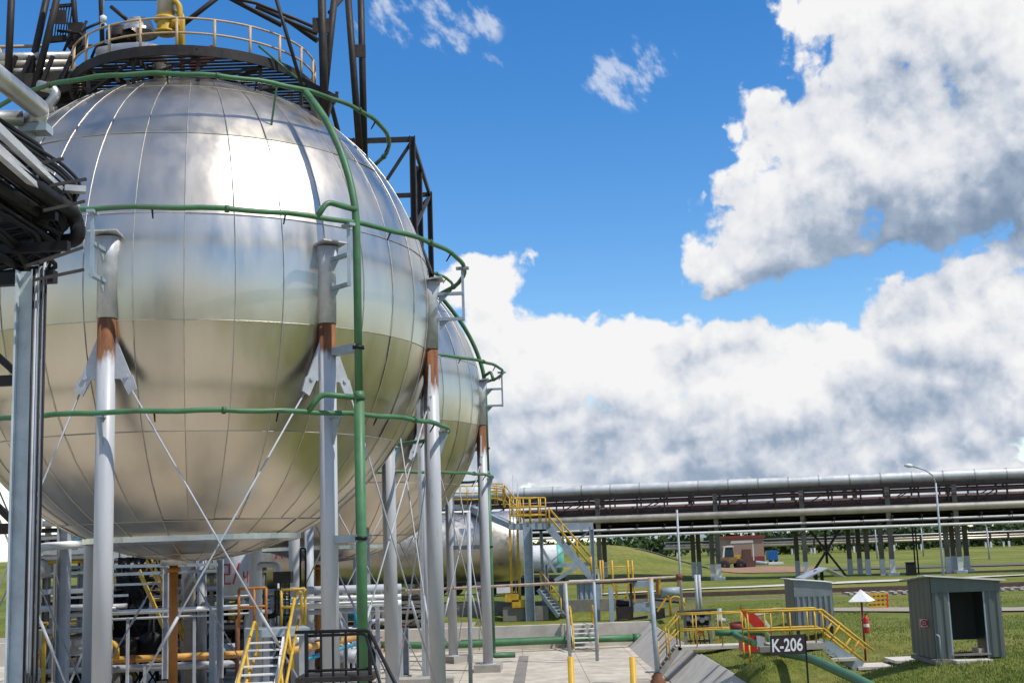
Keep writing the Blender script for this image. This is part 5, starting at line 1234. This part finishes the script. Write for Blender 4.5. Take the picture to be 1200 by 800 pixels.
# second shed
s2 = thing('closed_shed', (12.6, 54.5, 0), 'smaller grey ribbed sheet cabinet on short feet behind the yellow walkway railing', 'shed')
xl, xr, yf, yb_ = W(930.5, 700, 53.6).x, W(975.5, 700, 53.6).x, 53.6, 55.3; zb = W(950, 734, 53.6).z; zl = W(930, 679, 53.6).z; zr = W(975, 682.6, 53.6).z
mb = MB(); ribbed(mb, (xl, yf), (xr, yf), zb, zr-.5, zb, zr-.5, .215, .05, (0, -1, 0)); mb.plate([(xl, yf-.03, zr-.52), (xr, yf-.03, zr-.52), (xr, yf-.03, zr), (xl, yf-.03, zl)], .012); mb.build('front_sheet', mat('grey_sheet', (.22, .255, .265), .4, .3, var=.12, dirt=(.3, .25, .2), dirt_amt=.25), s2)
mb = MB(); mb.plate([(xl, yf, zb), (xl, yb_, zb), (xl, yb_, zl), (xl, yf, zl)], .03); mb.plate([(xr, yf, zb), (xr, yb_, zb), (xr, yb_, zr), (xr, yf, zr)], .03); mb.plate([(xl, yb_, zb), (xr, yb_, zb), (xr, yb_, zr), (xl, yb_, zl)], .03); mb.build('body', m_shed, s2)
MB().plate([(xl-.15, yf-.12, zl+.03), (xr+.15, yf-.12, zr+.02), (xr+.15, yb_+.1, zr+.02), (xl-.15, yb_+.1, zl+.03)], .03).build('roof', m_shedroof, s2)
for x in (xl+.1, xr-.1):
    for y in (yf+.1, yb_-.1): MB().box((x, y, zb/2-.1), (.12, .12, zb+.25)).build('foot', m_dark, s2)
# gabled canopy
cp = thing('gabled_canopy', (W(961, 690, 61).x, 61, 0), 'small gabled sheet canopy on posts seen above the closed cabinet', 'canopy')
ap, le, re = W(965, 665, 61), W(937, 677.5, 61), W(985, 675, 61)
for a_, b_ in ((le, ap), (ap, re)): MB().plate([a_-Vector((0, .9, 0)), b_-Vector((0, .9, 0)), b_+Vector((0, .9, 0)), a_+Vector((0, .9, 0))], .05).build('roof_slope', m_grey, cp)
for x in (956, 963): q = W(x, 674, 61); MB().bar((q.x, 61, -.05), q+Z*.25, .14, .14).build('post', m_dark, cp)
# extinguisher stand
ex = thing('extinguisher_stand', (W(1013, 752, 49.5).x, 49.5, -.4), 'thin dark red post with a white pyramid canopy standing on the grass', 'stand')
q = W(1013, 752, 49.5); tp = W(1009, 704, 49.5); MB().cyl((q.x, 49.5, gz(q.x, 49.5)-.1), (q.x, 49.5, tp.z), .04, n=8).build('post', m_darkred, ex)
ax_ = W(1009.5, 690, 49.5); w_ = .54; z0 = tp.z+.0
v = [(q.x-w_*1.05, 49.5-.25, z0), (q.x+.1, 49.5-w_, z0), (q.x+w_*1.1, 49.5+.2, z0), (q.x-.1, 49.5+w_, z0), (q.x, 49.5, ax_.z)]
MB().add(v, [(0,1,4),(1,2,4),(2,3,4),(3,0,4),(3,2,1,0)]).build('canopy', m_white, ex)
fe = thing('fire_extinguisher', (q.x+.1, 49.4, .1), 'red fire extinguisher with a white label hanging on the canopied post', 'extinguisher')
zc0 = W(1015, 741, 49.4).z
MB().lathe((q.x+.09, 49.38, zc0), [(0,0),(.10,0),(.105,.03),(.105,.5),(.07,.58),(.03,.62),(.03,.68),(0,.68)], 16).build('cylinder', m_red, fe)
MB().lathe((q.x+.09, 49.38, zc0+.22), [(.107,0),(.107,.12)], 16).build('label', m_white, fe)
MB().bar((q.x+.03, 49.36, zc0+.68), (q.x+.18, 49.36, zc0+.72), .04, .03).build('handle', m_black, fe)
# small red and yellow screen
fs_ = thing('barrier_screen', (W(1028, 712, 68).x, 68, 0), 'small yellow and red barred screen beyond the canopied post', 'barrier')
b = MB()
for k in range(4): b.bar(W(1018, 696+k*5, 68), W(1039, 695+k*5, 68), .05, .12)
b.build('yellow_bar', m_yellow, fs_); b = MB()
for k in range(5): b.bar(W(1019+k*5, 695, 68.1), W(1020+k*5, 713, 68.1), .1, .05)
b.build('red_bar', m_red, fs_)

# equipment behind the pale wall
ce = thing('cabinet', (W(691, 705, 90).x, 90, -.1), 'blue grey ribbed metal cabinet with a pale flat top behind the low wall', 'cabinet')
x0, x1 = W(677, 700, 90).x, W(705, 700, 90).x; zt_ = W(690, 682, 90).z
mb = MB(); ribbed(mb, (x0, 89.3), (x1, 89.3), -.1, zt_, -.1, zt_, .3, .06, (0, -1, 0)); mb.box(((x0+x1)/2, 90.1, (zt_-.1)/2), (x1-x0, 1.5, zt_+.1)); mb.build('body', m_bluegrey, ce)
mb = MB(); mb.box(((x0+x1)/2-.3, 90, zt_+.1), (x1-x0+.5, 1.9, .16)); mb.build('top', m_white, ce)
lf = thing('pump_station', (W(728, 722, 83).x, 83, -1.05), 'blue grey steel frame with pump and shelves behind the pale wall', 'frame')
for px, yt, Y, m, wd in ((715.5, 688, 82, m_bluegrey, .3), (722, 685, 84, m_yellow, .16), (739, 683, 83, m_dark, .14), (700, 682, 84, m_bluegrey, .2)):
    q = W(px, yt, Y); MB().bar((q.x, Y, -1.05), q, wd, wd).build('post', m, lf)
b = MB(); b.bar(W(696, 682, 83), W(746, 679.5, 83), .7, .2); b.bar(W(722, 712, 83), W(740, 711, 83), .5, .12); b.build('beam', m_dark, lf)
b = MB(); b.box(W(731, 718, 83), (.9, .8, .7)); b.cyl(W(722, 706, 83.5), W(737, 708, 83.5), .22, n=12); b.build('pump', m_dark, lf)
for c_, s_ in ((W(752, 711, 83.4), (1.1, .8, .55)), (W(752, 684, 83.4), (1.2, .8, .4))): MB().box(c_, s_).build('box', m_bluegrey, lf)
for a_, b_, w_ in (((745, 692, 83), (760, 691, 83), .08), ((743, 686, 83), (744, 705, 83), .1), ((760, 686, 83), (761, 706, 83), .16), ((736, 690, 85), (732, 705, 85), .08), ((730, 700, 85), (740, 699, 85), .08)): MB().bar(W(*a_), W(*b_), w_, w_).build('yellow_bracket', m_yellow, lf)
la = thing('filling_arm', (W(788, 715, 80.5).x, 80.8, -1.05), 'yellow hooped loading arm with a dark pipe right of the steel frame', 'loading arm')
MB().cyl(W(775, 694, 81), W(797, 692, 81), .28, n=14).build('pipe', m_bluegrey, la)
MB().pipe([W(786, 722, 80.6), W(785, 700, 80.6), W(795, 698, 80.6), W(803, 708, 80.6)], .07, 8, .4).build('hoop', m_yellow, la)
for px in (797, 801): MB().tube([W(px, 722, 80.6), W(px, 700, 80.6)], .06, 8).build('yellow_post', m_yellow, la)
for px, m in ((770, m_rust), (772.5, m_yellow), (795, m_orange)): MB().bar(W(px, 696, 81), W(px, 677, 81), .16, .16).build('bracket', m, la)
b = MB(); b.bar(W(770, 716, 80.8), W(781, 700, 80.8), .12, .12); b.bar(W(776, 690, 80.8), W(788, 704, 80.8), .07, .07); b.build('yellow_strut', m_yellow, la)
b = MB(); b.bar(W(765, 702, 81.5), W(800, 706, 81.5), .12, .12); b.box(W(772, 718, 81), (.7, .5, .6)); b.build('dark_base', m_dark, la)
gr = thing('guard_rail', (W(722, 680, 100).x, 100, 0), 'yellow guard rail posts on the grass beyond the cabinet', 'guard rail')
for px in (703, 706, 717, 735.5, 740.5): q = W(px, 656, 100); MB().tube([(q.x, 100, -.05), q], .08, 8).build('post', m_yellow, gr)
MB().tube([W(696, 665, 100), W(742, 663, 100)], .05, 7).build('rail', m_yellow, gr)
MB().tube([(W(798, 706, 79.6).x, 79.3, -.9), W(793.2, 597, 79.3)], [.09, .06], 8).build('thin_mast', m_grey, label='thin pale mast standing at the end of the level rusty pipe', cat='mast')
for px, Y, lab in ((815, 73, 'left of a pair of short grey posts beyond the gauge rack'), (819, 74, 'right of a pair of short grey posts beyond the gauge rack')):
    q = W(px, 673, Y); MB().tube([(q.x, Y, -.5), q], .09, 8).build('short_post', m_grey, label=lab, cat='post')
q = W(843, 712, 64); MB().lathe((q.x, 64, gz(q.x, 64)-.05), [(0,0),(.12,0),(.12,.8),(.28,.85),(.28,1.0),(.12,1.05),(.1,1.5),(0,1.5)], 12).build('hydrant', m_bluegrey, label='small blue grey upright hydrant on the grass right of the gauge rack', cat='hydrant')
# ------------------------------------------------------------------ elevated pipe rack across the background
RA = Vector((W(470, 640, 127).x, 127, 0)); RB = Vector((W(1330, 640, 115.5).x, 115.5, 0)); RD = (RB-RA).normalized(); RN = Vector((-RD.y, RD.x, 0)); RL = (RB-RA).length
def rk(px):
    "distance along the rack of the picture column px"
    r = ray(px, 660); 
    # solve CAM.xy + t*r.xy = RA + s*RD
    det = r.x*(-RD.y)+RD.x*r.y
    dx, dy = RA.x-CAM.x, RA.y-CAM.y
    t = (dx*(-RD.y)+RD.x*dy)/det
    return (Vector((CAM.x+t*r.x, CAM.y+t*r.y, 0))-RA).dot(RD)
def rp_(s, n, z): return RA+RD*s+RN*n+Z*z
ek = thing('elevated_pipe_rack', rp_(RL*.5, 2.5, 0), 'long elevated pipe rack on white footed columns crossing the whole background', 'pipe rack')
m_topipe = mat('silver_main_pipe', (.66, .65, .62), .5, .45, var=.12, scale=1.0, bump=.08, bscale=3)
m_lowpipe = mat('beige_main_pipe', (.40, .36, .30), .5, .55, var=.18, scale=1.0)
PIPES = [(1.0, 8.85, .52, m_topipe), (-.75, 6.0, .34, m_lowpipe), (-1.25, 4.42, .12, m_white), (-.9, 5.0, .09, m_white), (5.4, 5.3, .22, m_black), (4.6, 5.3, .3, m_brownpipe), (3.8, 5.3, .22, m_dark),
         (1.0, 5.55, .22, m_black), (1.7, 5.5, .2, m_dark), (2.4, 5.5, .24, m_black), (3.1, 5.45, .2, m_black), (4.8, 7.0, .25, m_brownpipe), (3.6, 6.95, .2, m_warmalu), (2.4, 6.95, .22, m_brownpipe), (1.4, 6.85, .16, m_dark), (.5, 6.75, .2, m_brownpipe), (5.2, 4.5, .12, m_aludull), (.3, 7.5, .12, m_brownpipe), (1.6, 7.7, .16, m_brownpipe), (3.0, 7.6, .14, m_dark), (4.2, 7.75, .16, m_warmalu), (.2, 6.3, .18, m_brownpipe), (2.0, 4.6, .2, m_black), (3.3, 4.6, .24, m_black)]
for n, z, r, m in PIPES: MB().tube([rp_(RL*i/12, n, z) for i in range(13)], r, 12 if r > .3 else 8).build('pipe', m, ek)
for i in range(0, 24): p = rp_(RL*(i+.4)/24, 1.0, 8.85); MB().lathe(p, [(.525, -.06), (.545, -.05), (.545, .05), (.525, .06)], 20, False, axis=RD).build('pipe_joint', m_aludull, ek)
b = MB()
for n in (0, 5): b.bar(rp_(0, n, 8.15), rp_(RL, n, 8.15), .25, .3); b.bar(rp_(0, n, 6.42), rp_(RL, n, 6.42), .22, .3); b.bar(rp_(0, n, 4.95), rp_(RL, n, 4.95), .25, .35)
b.build('longitudinal_beam', m_dark, ek)
b = MB()
for zz in (7.85, 7.5, 7.15): b.bar(rp_(0, -.35, zz), rp_(RL, -.35, zz), .05, .05)
b.bar(rp_(0, .35, 6.62), rp_(RL, .35, 6.62), .6, .08); b.build('walkway_rail', m_dark, ek)
b = MB(); b.bar(rp_(0, 2.9, 5.75), rp_(RL, 2.9, 5.75), 4.9, .22); b.bar(rp_(0, 3.0, 4.85), rp_(RL, 3.0, 4.85), 4.6, .16); b.bar(rp_(0, 2.6, 6.6), rp_(RL, 2.6, 6.6), 4.2, .16); b.build('tray_and_shade_plate', mat('brown_shade_plate', (.05, .032, .025), .7, var=.4, scale=.6, spec=.2), ek)  # solid dark plates added to imitate the shade in the gaps between pipes
tr = MB(); n_ = int(RL/2.5)
for i in range(n_):
    s = RL*i/n_
    for n in (0, 5):
        tr.bar(rp_(s, n, 6.55), rp_(s, n, 8.0), .14, .14)
        if i % 3 == 0: tr.bar(rp_(s, n, 6.6), rp_(s+RL/n_, n, 8.0), .1, .1)
    tr.bar(rp_(s, -.3, 6.6), rp_(s, -.3, 7.9), .06, .06)
    tr.bar(rp_(s, -1.3, 5.35), rp_(s, 5.5, 5.35), .14, .14); tr.bar(rp_(s, 0, 8.1), rp_(s, 5, 8.1), .12, .16)
    tr.bar(rp_(s, -1.25, 4.5), rp_(s, -1.25, 5.3), .05, .05); tr.bar(rp_(s+.7, .9, 8.2), rp_(s+.7, 1.1, 8.4), .3, .2)
tr.build('truss', m_dark, ek)
m_col = mat('rack_column_concrete', (.16, .145, .125), .85, var=.3, scale=.8, dirt=(.05, .05, .05), dirt_amt=.6)
m_base = mat('limewashed_base', (.66, .66, .64), .85, var=.1, dirt=(.4, .38, .34), dirt_amt=.4)
for px, n in ((560, 0), (575, 5), (703, 0), (709, 5), (842, 0), (835, .9), (813, 5), (819.5, 5.6), (944, 0), (934.5, 5), (996, 5), (1007.5, 5), (1017, 2.5), (1034, 1.0), (1045.5, 0), (1111, 1.6), (1118, 5), (1125, 0), (1133.5, 4.4), (1290, 0), (1280, 5)):
    s = rk(px); 
    if n: 
        # keep the picture column for posts of the back row
        r = ray(px, 660); t = ((RA+RN*n-CAM).dot(RN))/(r.x*RN.x+r.y*RN.y); q = CAM+r*t; s = (Vector((q.x, q.y, 0))-RA).dot(RD)
    p = rp_(s, n, 0); g_ = gz(p.x, p.y)
    cm = MB().bar(Vector((p.x, p.y, g_+1.5)), Vector((p.x, p.y, 8.0 if n in (0, 5) else 5.2)), .42, .42, RD).build('column', m_col, ek)
    MB().bar(Vector((p.x, p.y, g_-.2)), Vector((p.x, p.y, g_+1.5)), .46, .46, RD).build('white_base', m_base, cm)
    if n in (0, 4.4): MB().box((p.x, p.y, g_+.12), (1.0, .8, .35)).build('foot_block', m_base, cm)
b = MB(); s0, s1 = rk(951), rk(992)
for n in (2.0, 3.5):
    b.bar(rp_(s0, n, .1), rp_(s1, n, 4.6), .14, .14); b.bar(rp_(s1, n, .1), rp_(s0, n, 4.6), .14, .14)
b.bar(rp_((s0+s1)/2, 2.7, 1.2), rp_((s0+s1)/2, 2.7, 5), .2, .2); b.build('cross_brace', m_dark, ek)
rr4 = random.Random(8); b = MB()
for i in range(26):
    s = rr4.uniform(rk(640), rk(1200)); z0 = rr4.uniform(4.4, 6.2); b.bar(rp_(s, rr4.uniform(0, 5), z0), rp_(s+rr4.uniform(-.3, .3), rr4.uniform(0, 5), z0+rr4.uniform(.6, 1.6)), .14, .14)
b.build('hanger', m_dark, ek)
q = rp_(rk(1064.5), -1.5, 0); MB().box((q.x, q.y, .55), (.75, .6, 1.15)).box((q.x, q.y, 1.15), (.85, .7, .07)).build('black_bin', m_black, label='black upright bin standing in the shade under the pipe rack', cat='bin')
for px, lab in ((1074, 'left thin black pole under the rack beside the bin'), (1077.5, 'right thin black pole under the rack beside the bin')):
    q = rp_(rk(px), 1.0, 0); MB().tube([(q.x, q.y, 0), (q.x, q.y, 6)], .07, 7).build('thin_pole', m_black, label=lab, cat='pole')

# street lamps
def lamp(base, h, arm, lab, th=.09, grp=None):
    t = thing('street_lamp', base, lab, 'street lamp', grp); o = Vector(base)
    MB().tube([o, o+Z*(h*.45), o+Z*(h*.86)], [th, th*.8, th*.6], 10).build('pole', m_grey, t)
    MB().tube([o+Z*(h*.85), o+Z*(h*.92)+Vector((arm*.08, 0, 0)), o+Z*(h*.965)+Vector((arm*.35, 0, 0)), o+Z*h+Vector((arm*.85, 0, 0))], th*.55, 8).build('arm', m_grey, t)
    e = o+Z*h+Vector((arm*.95, 0, 0)); MB().lathe(e-Vector((arm*.14, 0, 0)), [(0, 0), (.1, .03), (.14, .3*abs(arm)/2), (.08, .3*abs(arm)), (0, .32*abs(arm))], 12, axis=(1 if arm > 0 else -1, 0, .12)).build('lamp_head', m_white, t)
q = W(1107, 690, 84); lt = W(1062, 546, 84); lamp((q.x, 84, gz(q.x, 84)-.05), lt.z+.05, (lt.x-W(1094,565,84).x)*1.03, 'tall grey street lamp with a long curved arm rising behind the open shed')
for px, yb, Y, h, lab in ((1082, 649, 200, 5, 'small distant lamp post left of the tall street lamp'), (1159.5, 655, 165, 4.7, 'small distant lamp post at the right edge of the field'), (1028, 652, 190, 5, 'small distant lamp post seen through the rack columns')):
    q = W(px, yb, Y); lamp((q.x, Y, 0), h, -1.2, lab, .12, 'distant lamp posts')

# wheel loader
ldr = thing('wheel_loader', (W(859, 666, 158).x, 158, 0), 'muddy yellow wheel loader parked beside the bare earth', 'loader'); o = Vector((W(859, 666, 158).x, 158, gz(W(859,666,158).x, 158)))
m_lo = mat('muddy_yellow', (.22, .14, .05), .6, var=.3, dirt=(.12, .08, .05), dirt_amt=.7)
MB().box(o+Vector((-.6, 0, 1.2)), (2.0, 1.7, .7)).box(o+Vector((.5, 0, 1.0)), (1.2, 1.3, .5)).build('chassis', m_lo, ldr)
cbm = MB()
v = [(-1.1,-.7,1.5),(.1,-.7,1.5),(.1,.7,1.5),(-1.1,.7,1.5),(-.9,-.6,2.75),(.0,-.6,2.75),(.0,.6,2.75),(-.9,.6,2.75)]
cbm.add([o+Vector(a) for a in v], [(0,1,5,4),(1,2,6,5),(2,3,7,6),(3,0,4,7)]); cbm.build('cab_glass', mat('dark_glass', (.03, .05, .06), .1, var=.05, spec=.6), ldr)
MB().box(o+Vector((-.45, 0, 2.82)), (1.15, 1.45, .14)).build('cab_roof', m_white, ldr)
for dx in (-1.1, .85):
    for dy in (-.8, .8):
        c_ = o+Vector((dx, dy, .62)); wl_ = MB().lathe(c_-Vector((0, .22, 0)), [(.2, 0), (.55, 0), (.64, .08), (.64, .36), (.55, .44), (.2, .44)], 18, axis=(0, 1, 0)).build('tyre', m_rubber, ldr)
        MB().lathe(c_-Vector((0, .18, 0)), [(0, 0), (.22, 0), (.22, .36), (0, .36)], 14, axis=(0, 1, 0)).build('rim', m_lo, wl_)
b = MB(); b.plate([o+Vector((1.4,-1.2,.1)), o+Vector((2.4,-1.2,.2)), o+Vector((2.2,-1.2,1.1)), o+Vector((1.6,-1.2,1.2))], .06); b.plate([o+Vector((1.4,1.2,.1)), o+Vector((2.4,1.2,.2)), o+Vector((2.2,1.2,1.1)), o+Vector((1.6,1.2,1.2))], .06); b.bar(o+Vector((1.5,0,.1)), o+Vector((1.65,0,1.2)), 2.4, .08); b.bar(o+Vector((1.4,0,.12)), o+Vector((2.4,0,.18)), 2.4, .06); b.build('bucket', m_brownpipe, ldr)
b = MB(); 
for dy in (-.5, .5): b.bar(o+Vector((.2, dy, 1.6)), o+Vector((1.5, dy, .8)), .15, .28)
b.build('lift_arm', m_lo, ldr)
MB().box(o+Vector((.35, -.1, 1.55)), (1.0, 1.1, .5)).build('bonnet', m_yellow, ldr)
# brick hut
bh = thing('brick_hut', (W(880, 660, 190).x, 190, 0), 'small pinkish brick hut with a dark door and dark red base behind the loader', 'hut'); Yb = 190
x0, x1 = W(852, 655, Yb).x, W(896, 655, Yb).x; zt_ = W(880, 629.5, Yb).z; zb = -.2
MB().box(((x0+x1)/2, Yb+3, (zt_+1.0)/2), (x1-x0, 6, zt_-1.0)).build('wall', m_brick, bh)
MB().box(((x0+x1)/2, Yb+3, .45), (x1-x0+.06, 6.06, 1.15)).build('plinth', m_darkred, bh)
MB().box(((x0+x1)/2, Yb+3, zt_+.12), (x1-x0+.5, 6.5, .4)).build('roof', m_darkred, bh)
d0, d1 = W(870, 650, Yb).x, W(880.5, 650, Yb).x; MB().box(((d0+d1)/2, Yb-.04, W(875, 650, Yb).z+.05), (d1-d0, .08, W(875,644,Yb).z-W(875,657,Yb).z)).build('door', m_brownpipe, bh)
MB().plate([W(857, 634, 187.5), W(882, 633, 187.5), W(883, 636, 186), W(856, 637, 186)], .12).build('porch_roof', m_concdark, bh)
for px in (857, 882): q = W(px, 635, 186.5); MB().bar((q.x, 186.5, 0), q, .14, .14).build('porch_post', m_white, bh)
bc = thing('blue_container', (W(906, 656, 195).x, 195, 0), 'bright blue box trailer standing right of the brick hut', 'container')
x0, x1 = W(901, 655, 195).x, W(912, 655, 195).x; zt_ = W(906, 644.5, 195).z
mb = MB(); ribbed(mb, (x0, 195), (x1, 195), .3, zt_, .3, zt_, .25, .04, (0, -1, 0)); mb.box(((x0+x1)/2, 196.1, (zt_+.3)/2), (x1-x0, 2.1, zt_-.32)); mb.build('body', m_blue, bc)
b = MB()
for x in (x0+.3, x1-.3): b.cyl((x, 195.2, .3), (x, 195.4, .3), .3, n=12)
b.build('wheel', m_rubber, bc)
MB().box(((W(900,661,178).x+W(917,661,178).x)/2, 178, .2), (2.0, 1.2, .3)).build('white_slab', m_white, label='low white slab lying on the grass near the blue trailer', cat='slab')
b = MB(); b.cyl(W(872, 657.5, 182), W(900, 660.5, 178), .3, n=10); b.build('grey_pipe', m_grey, label='long grey pipe lying on the grass in front of the brick hut', cat='pipe')

# railway track across the field
rt = thing('railway_track', (40, 81, 0), 'railway track with pale sleeper ends crossing the field', 'railway track')
TA = Vector((7.0, 84.5, 0)); TB = Vector((120, 79.5, 0)); TD = (TB-TA).normalized(); TN = Vector((-TD.y, TD.x, 0)); TL_ = (TB-TA).length
v = []; f = []; n_ = 60
for i in range(n_+1):
    p = TA+TD*(TL_*i/n_)
    for o_, z in ((-1.45, -.1), (-1.0, .08), (1.0, .08), (1.45, -.1)): q = p+TN*o_; v.append((q.x, q.y, gz(q.x, q.y)+z))
for i in range(n_):
    for k in range(3): f.append((i*4+k, (i+1)*4+k, (i+1)*4+k+1, i*4+k+1))
MB().add(v, f, True).build('ballast', mat('earthy_ballast', (.17, .155, .075), .95, var=.3, scale=6, bump=.6), rt)
for s in (-.76, .76): MB().bar(TA+TN*s+Z*.38, TB+TN*s+Z*.38, .15, .22).build('rail', m_stain, rt)
i = 0; k = rk  # sleepers in view only
s = 14.0; proto = None; M_sl = m_conclight
while s < 68 and i < 98:
    p = TA+TD*s+Z*.14
    if proto is None:
        proto = MB().bar(-TN*1.15, TN*1.15, .22, .14); 
        me_ = bpy.data.meshes.new('sleeper'); me_.from_pydata([tuple(a) for a in proto.v], [], proto.f); me_.materials.append(M_sl); proto = me_
    ob = bpy.data.objects.new('sleeper', proto); COL.objects.link(ob); ob.parent = rt; ob.location = p-WLOC[rt.name]; ob.rotation_euler = (0, 0, rr4.uniform(-.03, .03))
    s += .56; i += 1

# distant pipe lines with white supports
def farline(Y, px0, px1, ypx, n_p, lab, step, seed):
    r_ = random.Random(seed); A = W(px0, ypx, Y); B = W(px1, ypx+(px1-px0)*SL, Y+6); B.z = A.z
    t = thing('distant_pipe_line', (A.x, Y, 0), lab, 'pipe line', 'distant pipe lines')
    for k in range(n_p):
        MB().tube([A+Vector((0, k*.8, -(k % 3)*.55)), B+Vector((0, k*.8, -(k % 3)*.55))], r_.uniform(.12, .32), 8).build('pipe', r_.choice([m_dark, m_aludull, m_brownpipe, m_warmalu, m_black]), t)
    L_ = (B-A).length; n = int(L_/step)
    for i in range(n):
        p = A.lerp(B, (i+r_.uniform(.2, .8))/n)
        for dy in (0, 3):
            su = MB().bar((p.x, p.y+dy, 1.2), (p.x, p.y+dy, A.z), .35, .35).build('support', m_dark, t); MB().bar((p.x, p.y+dy, -.1), (p.x, p.y+dy, 1.2), .36, .36).build('white_foot', m_base, su)
    return t
farline(262, 780, 1420, 636.5, 6, 'far pipe line with white feet beyond the right field, nearer of two', 5.5, 1)
farline(300, 900, 1420, 627, 5, 'far pipe line with white feet beyond the right field, farther of two', 8, 2)
for i, px in enumerate((1127, 1146, 1178, 1198)):
    p = W(px, 620, 290); tk_ = thing('distant_tank', (p.x, 290, 0), '%s small silver domed tank on the far horizon' % ('leftmost', 'second from left', 'third from left', 'rightmost')[i], 'tank', 'distant domed tanks')
    MB().lathe((p.x, 290, 0), [(1.7, 0), (1.7, p.z-.9), (1.4, p.z-.3), (.8, p.z+.1), (0, p.z+.25)], 18).build('body', m_dark if i % 2 else m_aludull, tk_)

# woods in the distance
def wood(name, spots, label, seed):
    r_ = random.Random(seed); V = []; Fc = []
    for (x, y, h, wd) in spots:
        g_ = gz(x, y)-.3; n = 150
        V0 = len(V); 
        for k in range(4):
            a = k*math.pi/2; V.append((x+.25*math.cos(a), y+.25*math.sin(a), g_))
        for k in range(4):
            a = k*math.pi/2; V.append((x+.15*math.cos(a), y+.15*math.sin(a), g_+h*.5))
        for k in range(4): Fc.append((V0+k, V0+(k+1) % 4, V0+4+(k+1) % 4, V0+4+k))
        cl = [(r_.gauss(0, .32)*wd, r_.gauss(0, .32)*wd, h*(.3+.62*r_.random()), r_.uniform(.18, .34)*wd) for _ in range(9)]
        for _ in range(n):
            cx_, cy_, cz_, cr_ = r_.choice(cl); d = Vector((r_.gauss(0,1), r_.gauss(0,1), r_.gauss(0,1))).normalized()*cr_
            p = Vector((x+cx_, y+cy_, g_+cz_))+d; s = r_.uniform(.3, .75)
            u = Vector((r_.gauss(0,1), r_.gauss(0,1), r_.gauss(0,1))).normalized(); w2_ = u.cross(d).normalized() if u.cross(d).length > 1e-3 else Vector((1,0,0))
            b0 = len(V); V.extend([tuple(p-u*s), tuple(p+w2_*s*.7), tuple(p+u*s), tuple(p-w2_*s*.7)]); Fc.append((b0, b0+1, b0+2, b0+3))
    return MB().add(V, Fc).build(name, m_leaf, label=label, cat='wood', kind='stuff')
m_leaf = mat('tree_foliage', (.045, .075, .022), .8, var=.45, scale=.6, spec=.2)
rw = random.Random(21)
wood('wood', [(rw.uniform(-60, 150), rw.uniform(270, 310), rw.uniform(3.2, 5.2), rw.uniform(5, 8)) for _ in range(110)], 'dark green wood seen below the pipe rack behind the grassy bank', 5)
wood('wood', [(rw.uniform(60, 330), rw.uniform(360, 420), rw.uniform(4, 6), rw.uniform(6, 9)) for _ in range(120)], 'far dark wood along the horizon beyond the right field', 6)
wood('wood', [(rw.uniform(-140, 160), rw.uniform(-150, -110), rw.uniform(9, 14), rw.uniform(5, 7)) for _ in range(90)], 'wood far behind the viewpoint, mirrored in the silver tanks', 7)
SC.cycles.use_denoising = True
SC.cycles.max_bounces = 8; SC.cycles.diffuse_bounces = 3; SC.cycles.glossy_bounces = 4; SC.cycles.caustics_reflective = False; SC.cycles.caustics_refractive = False
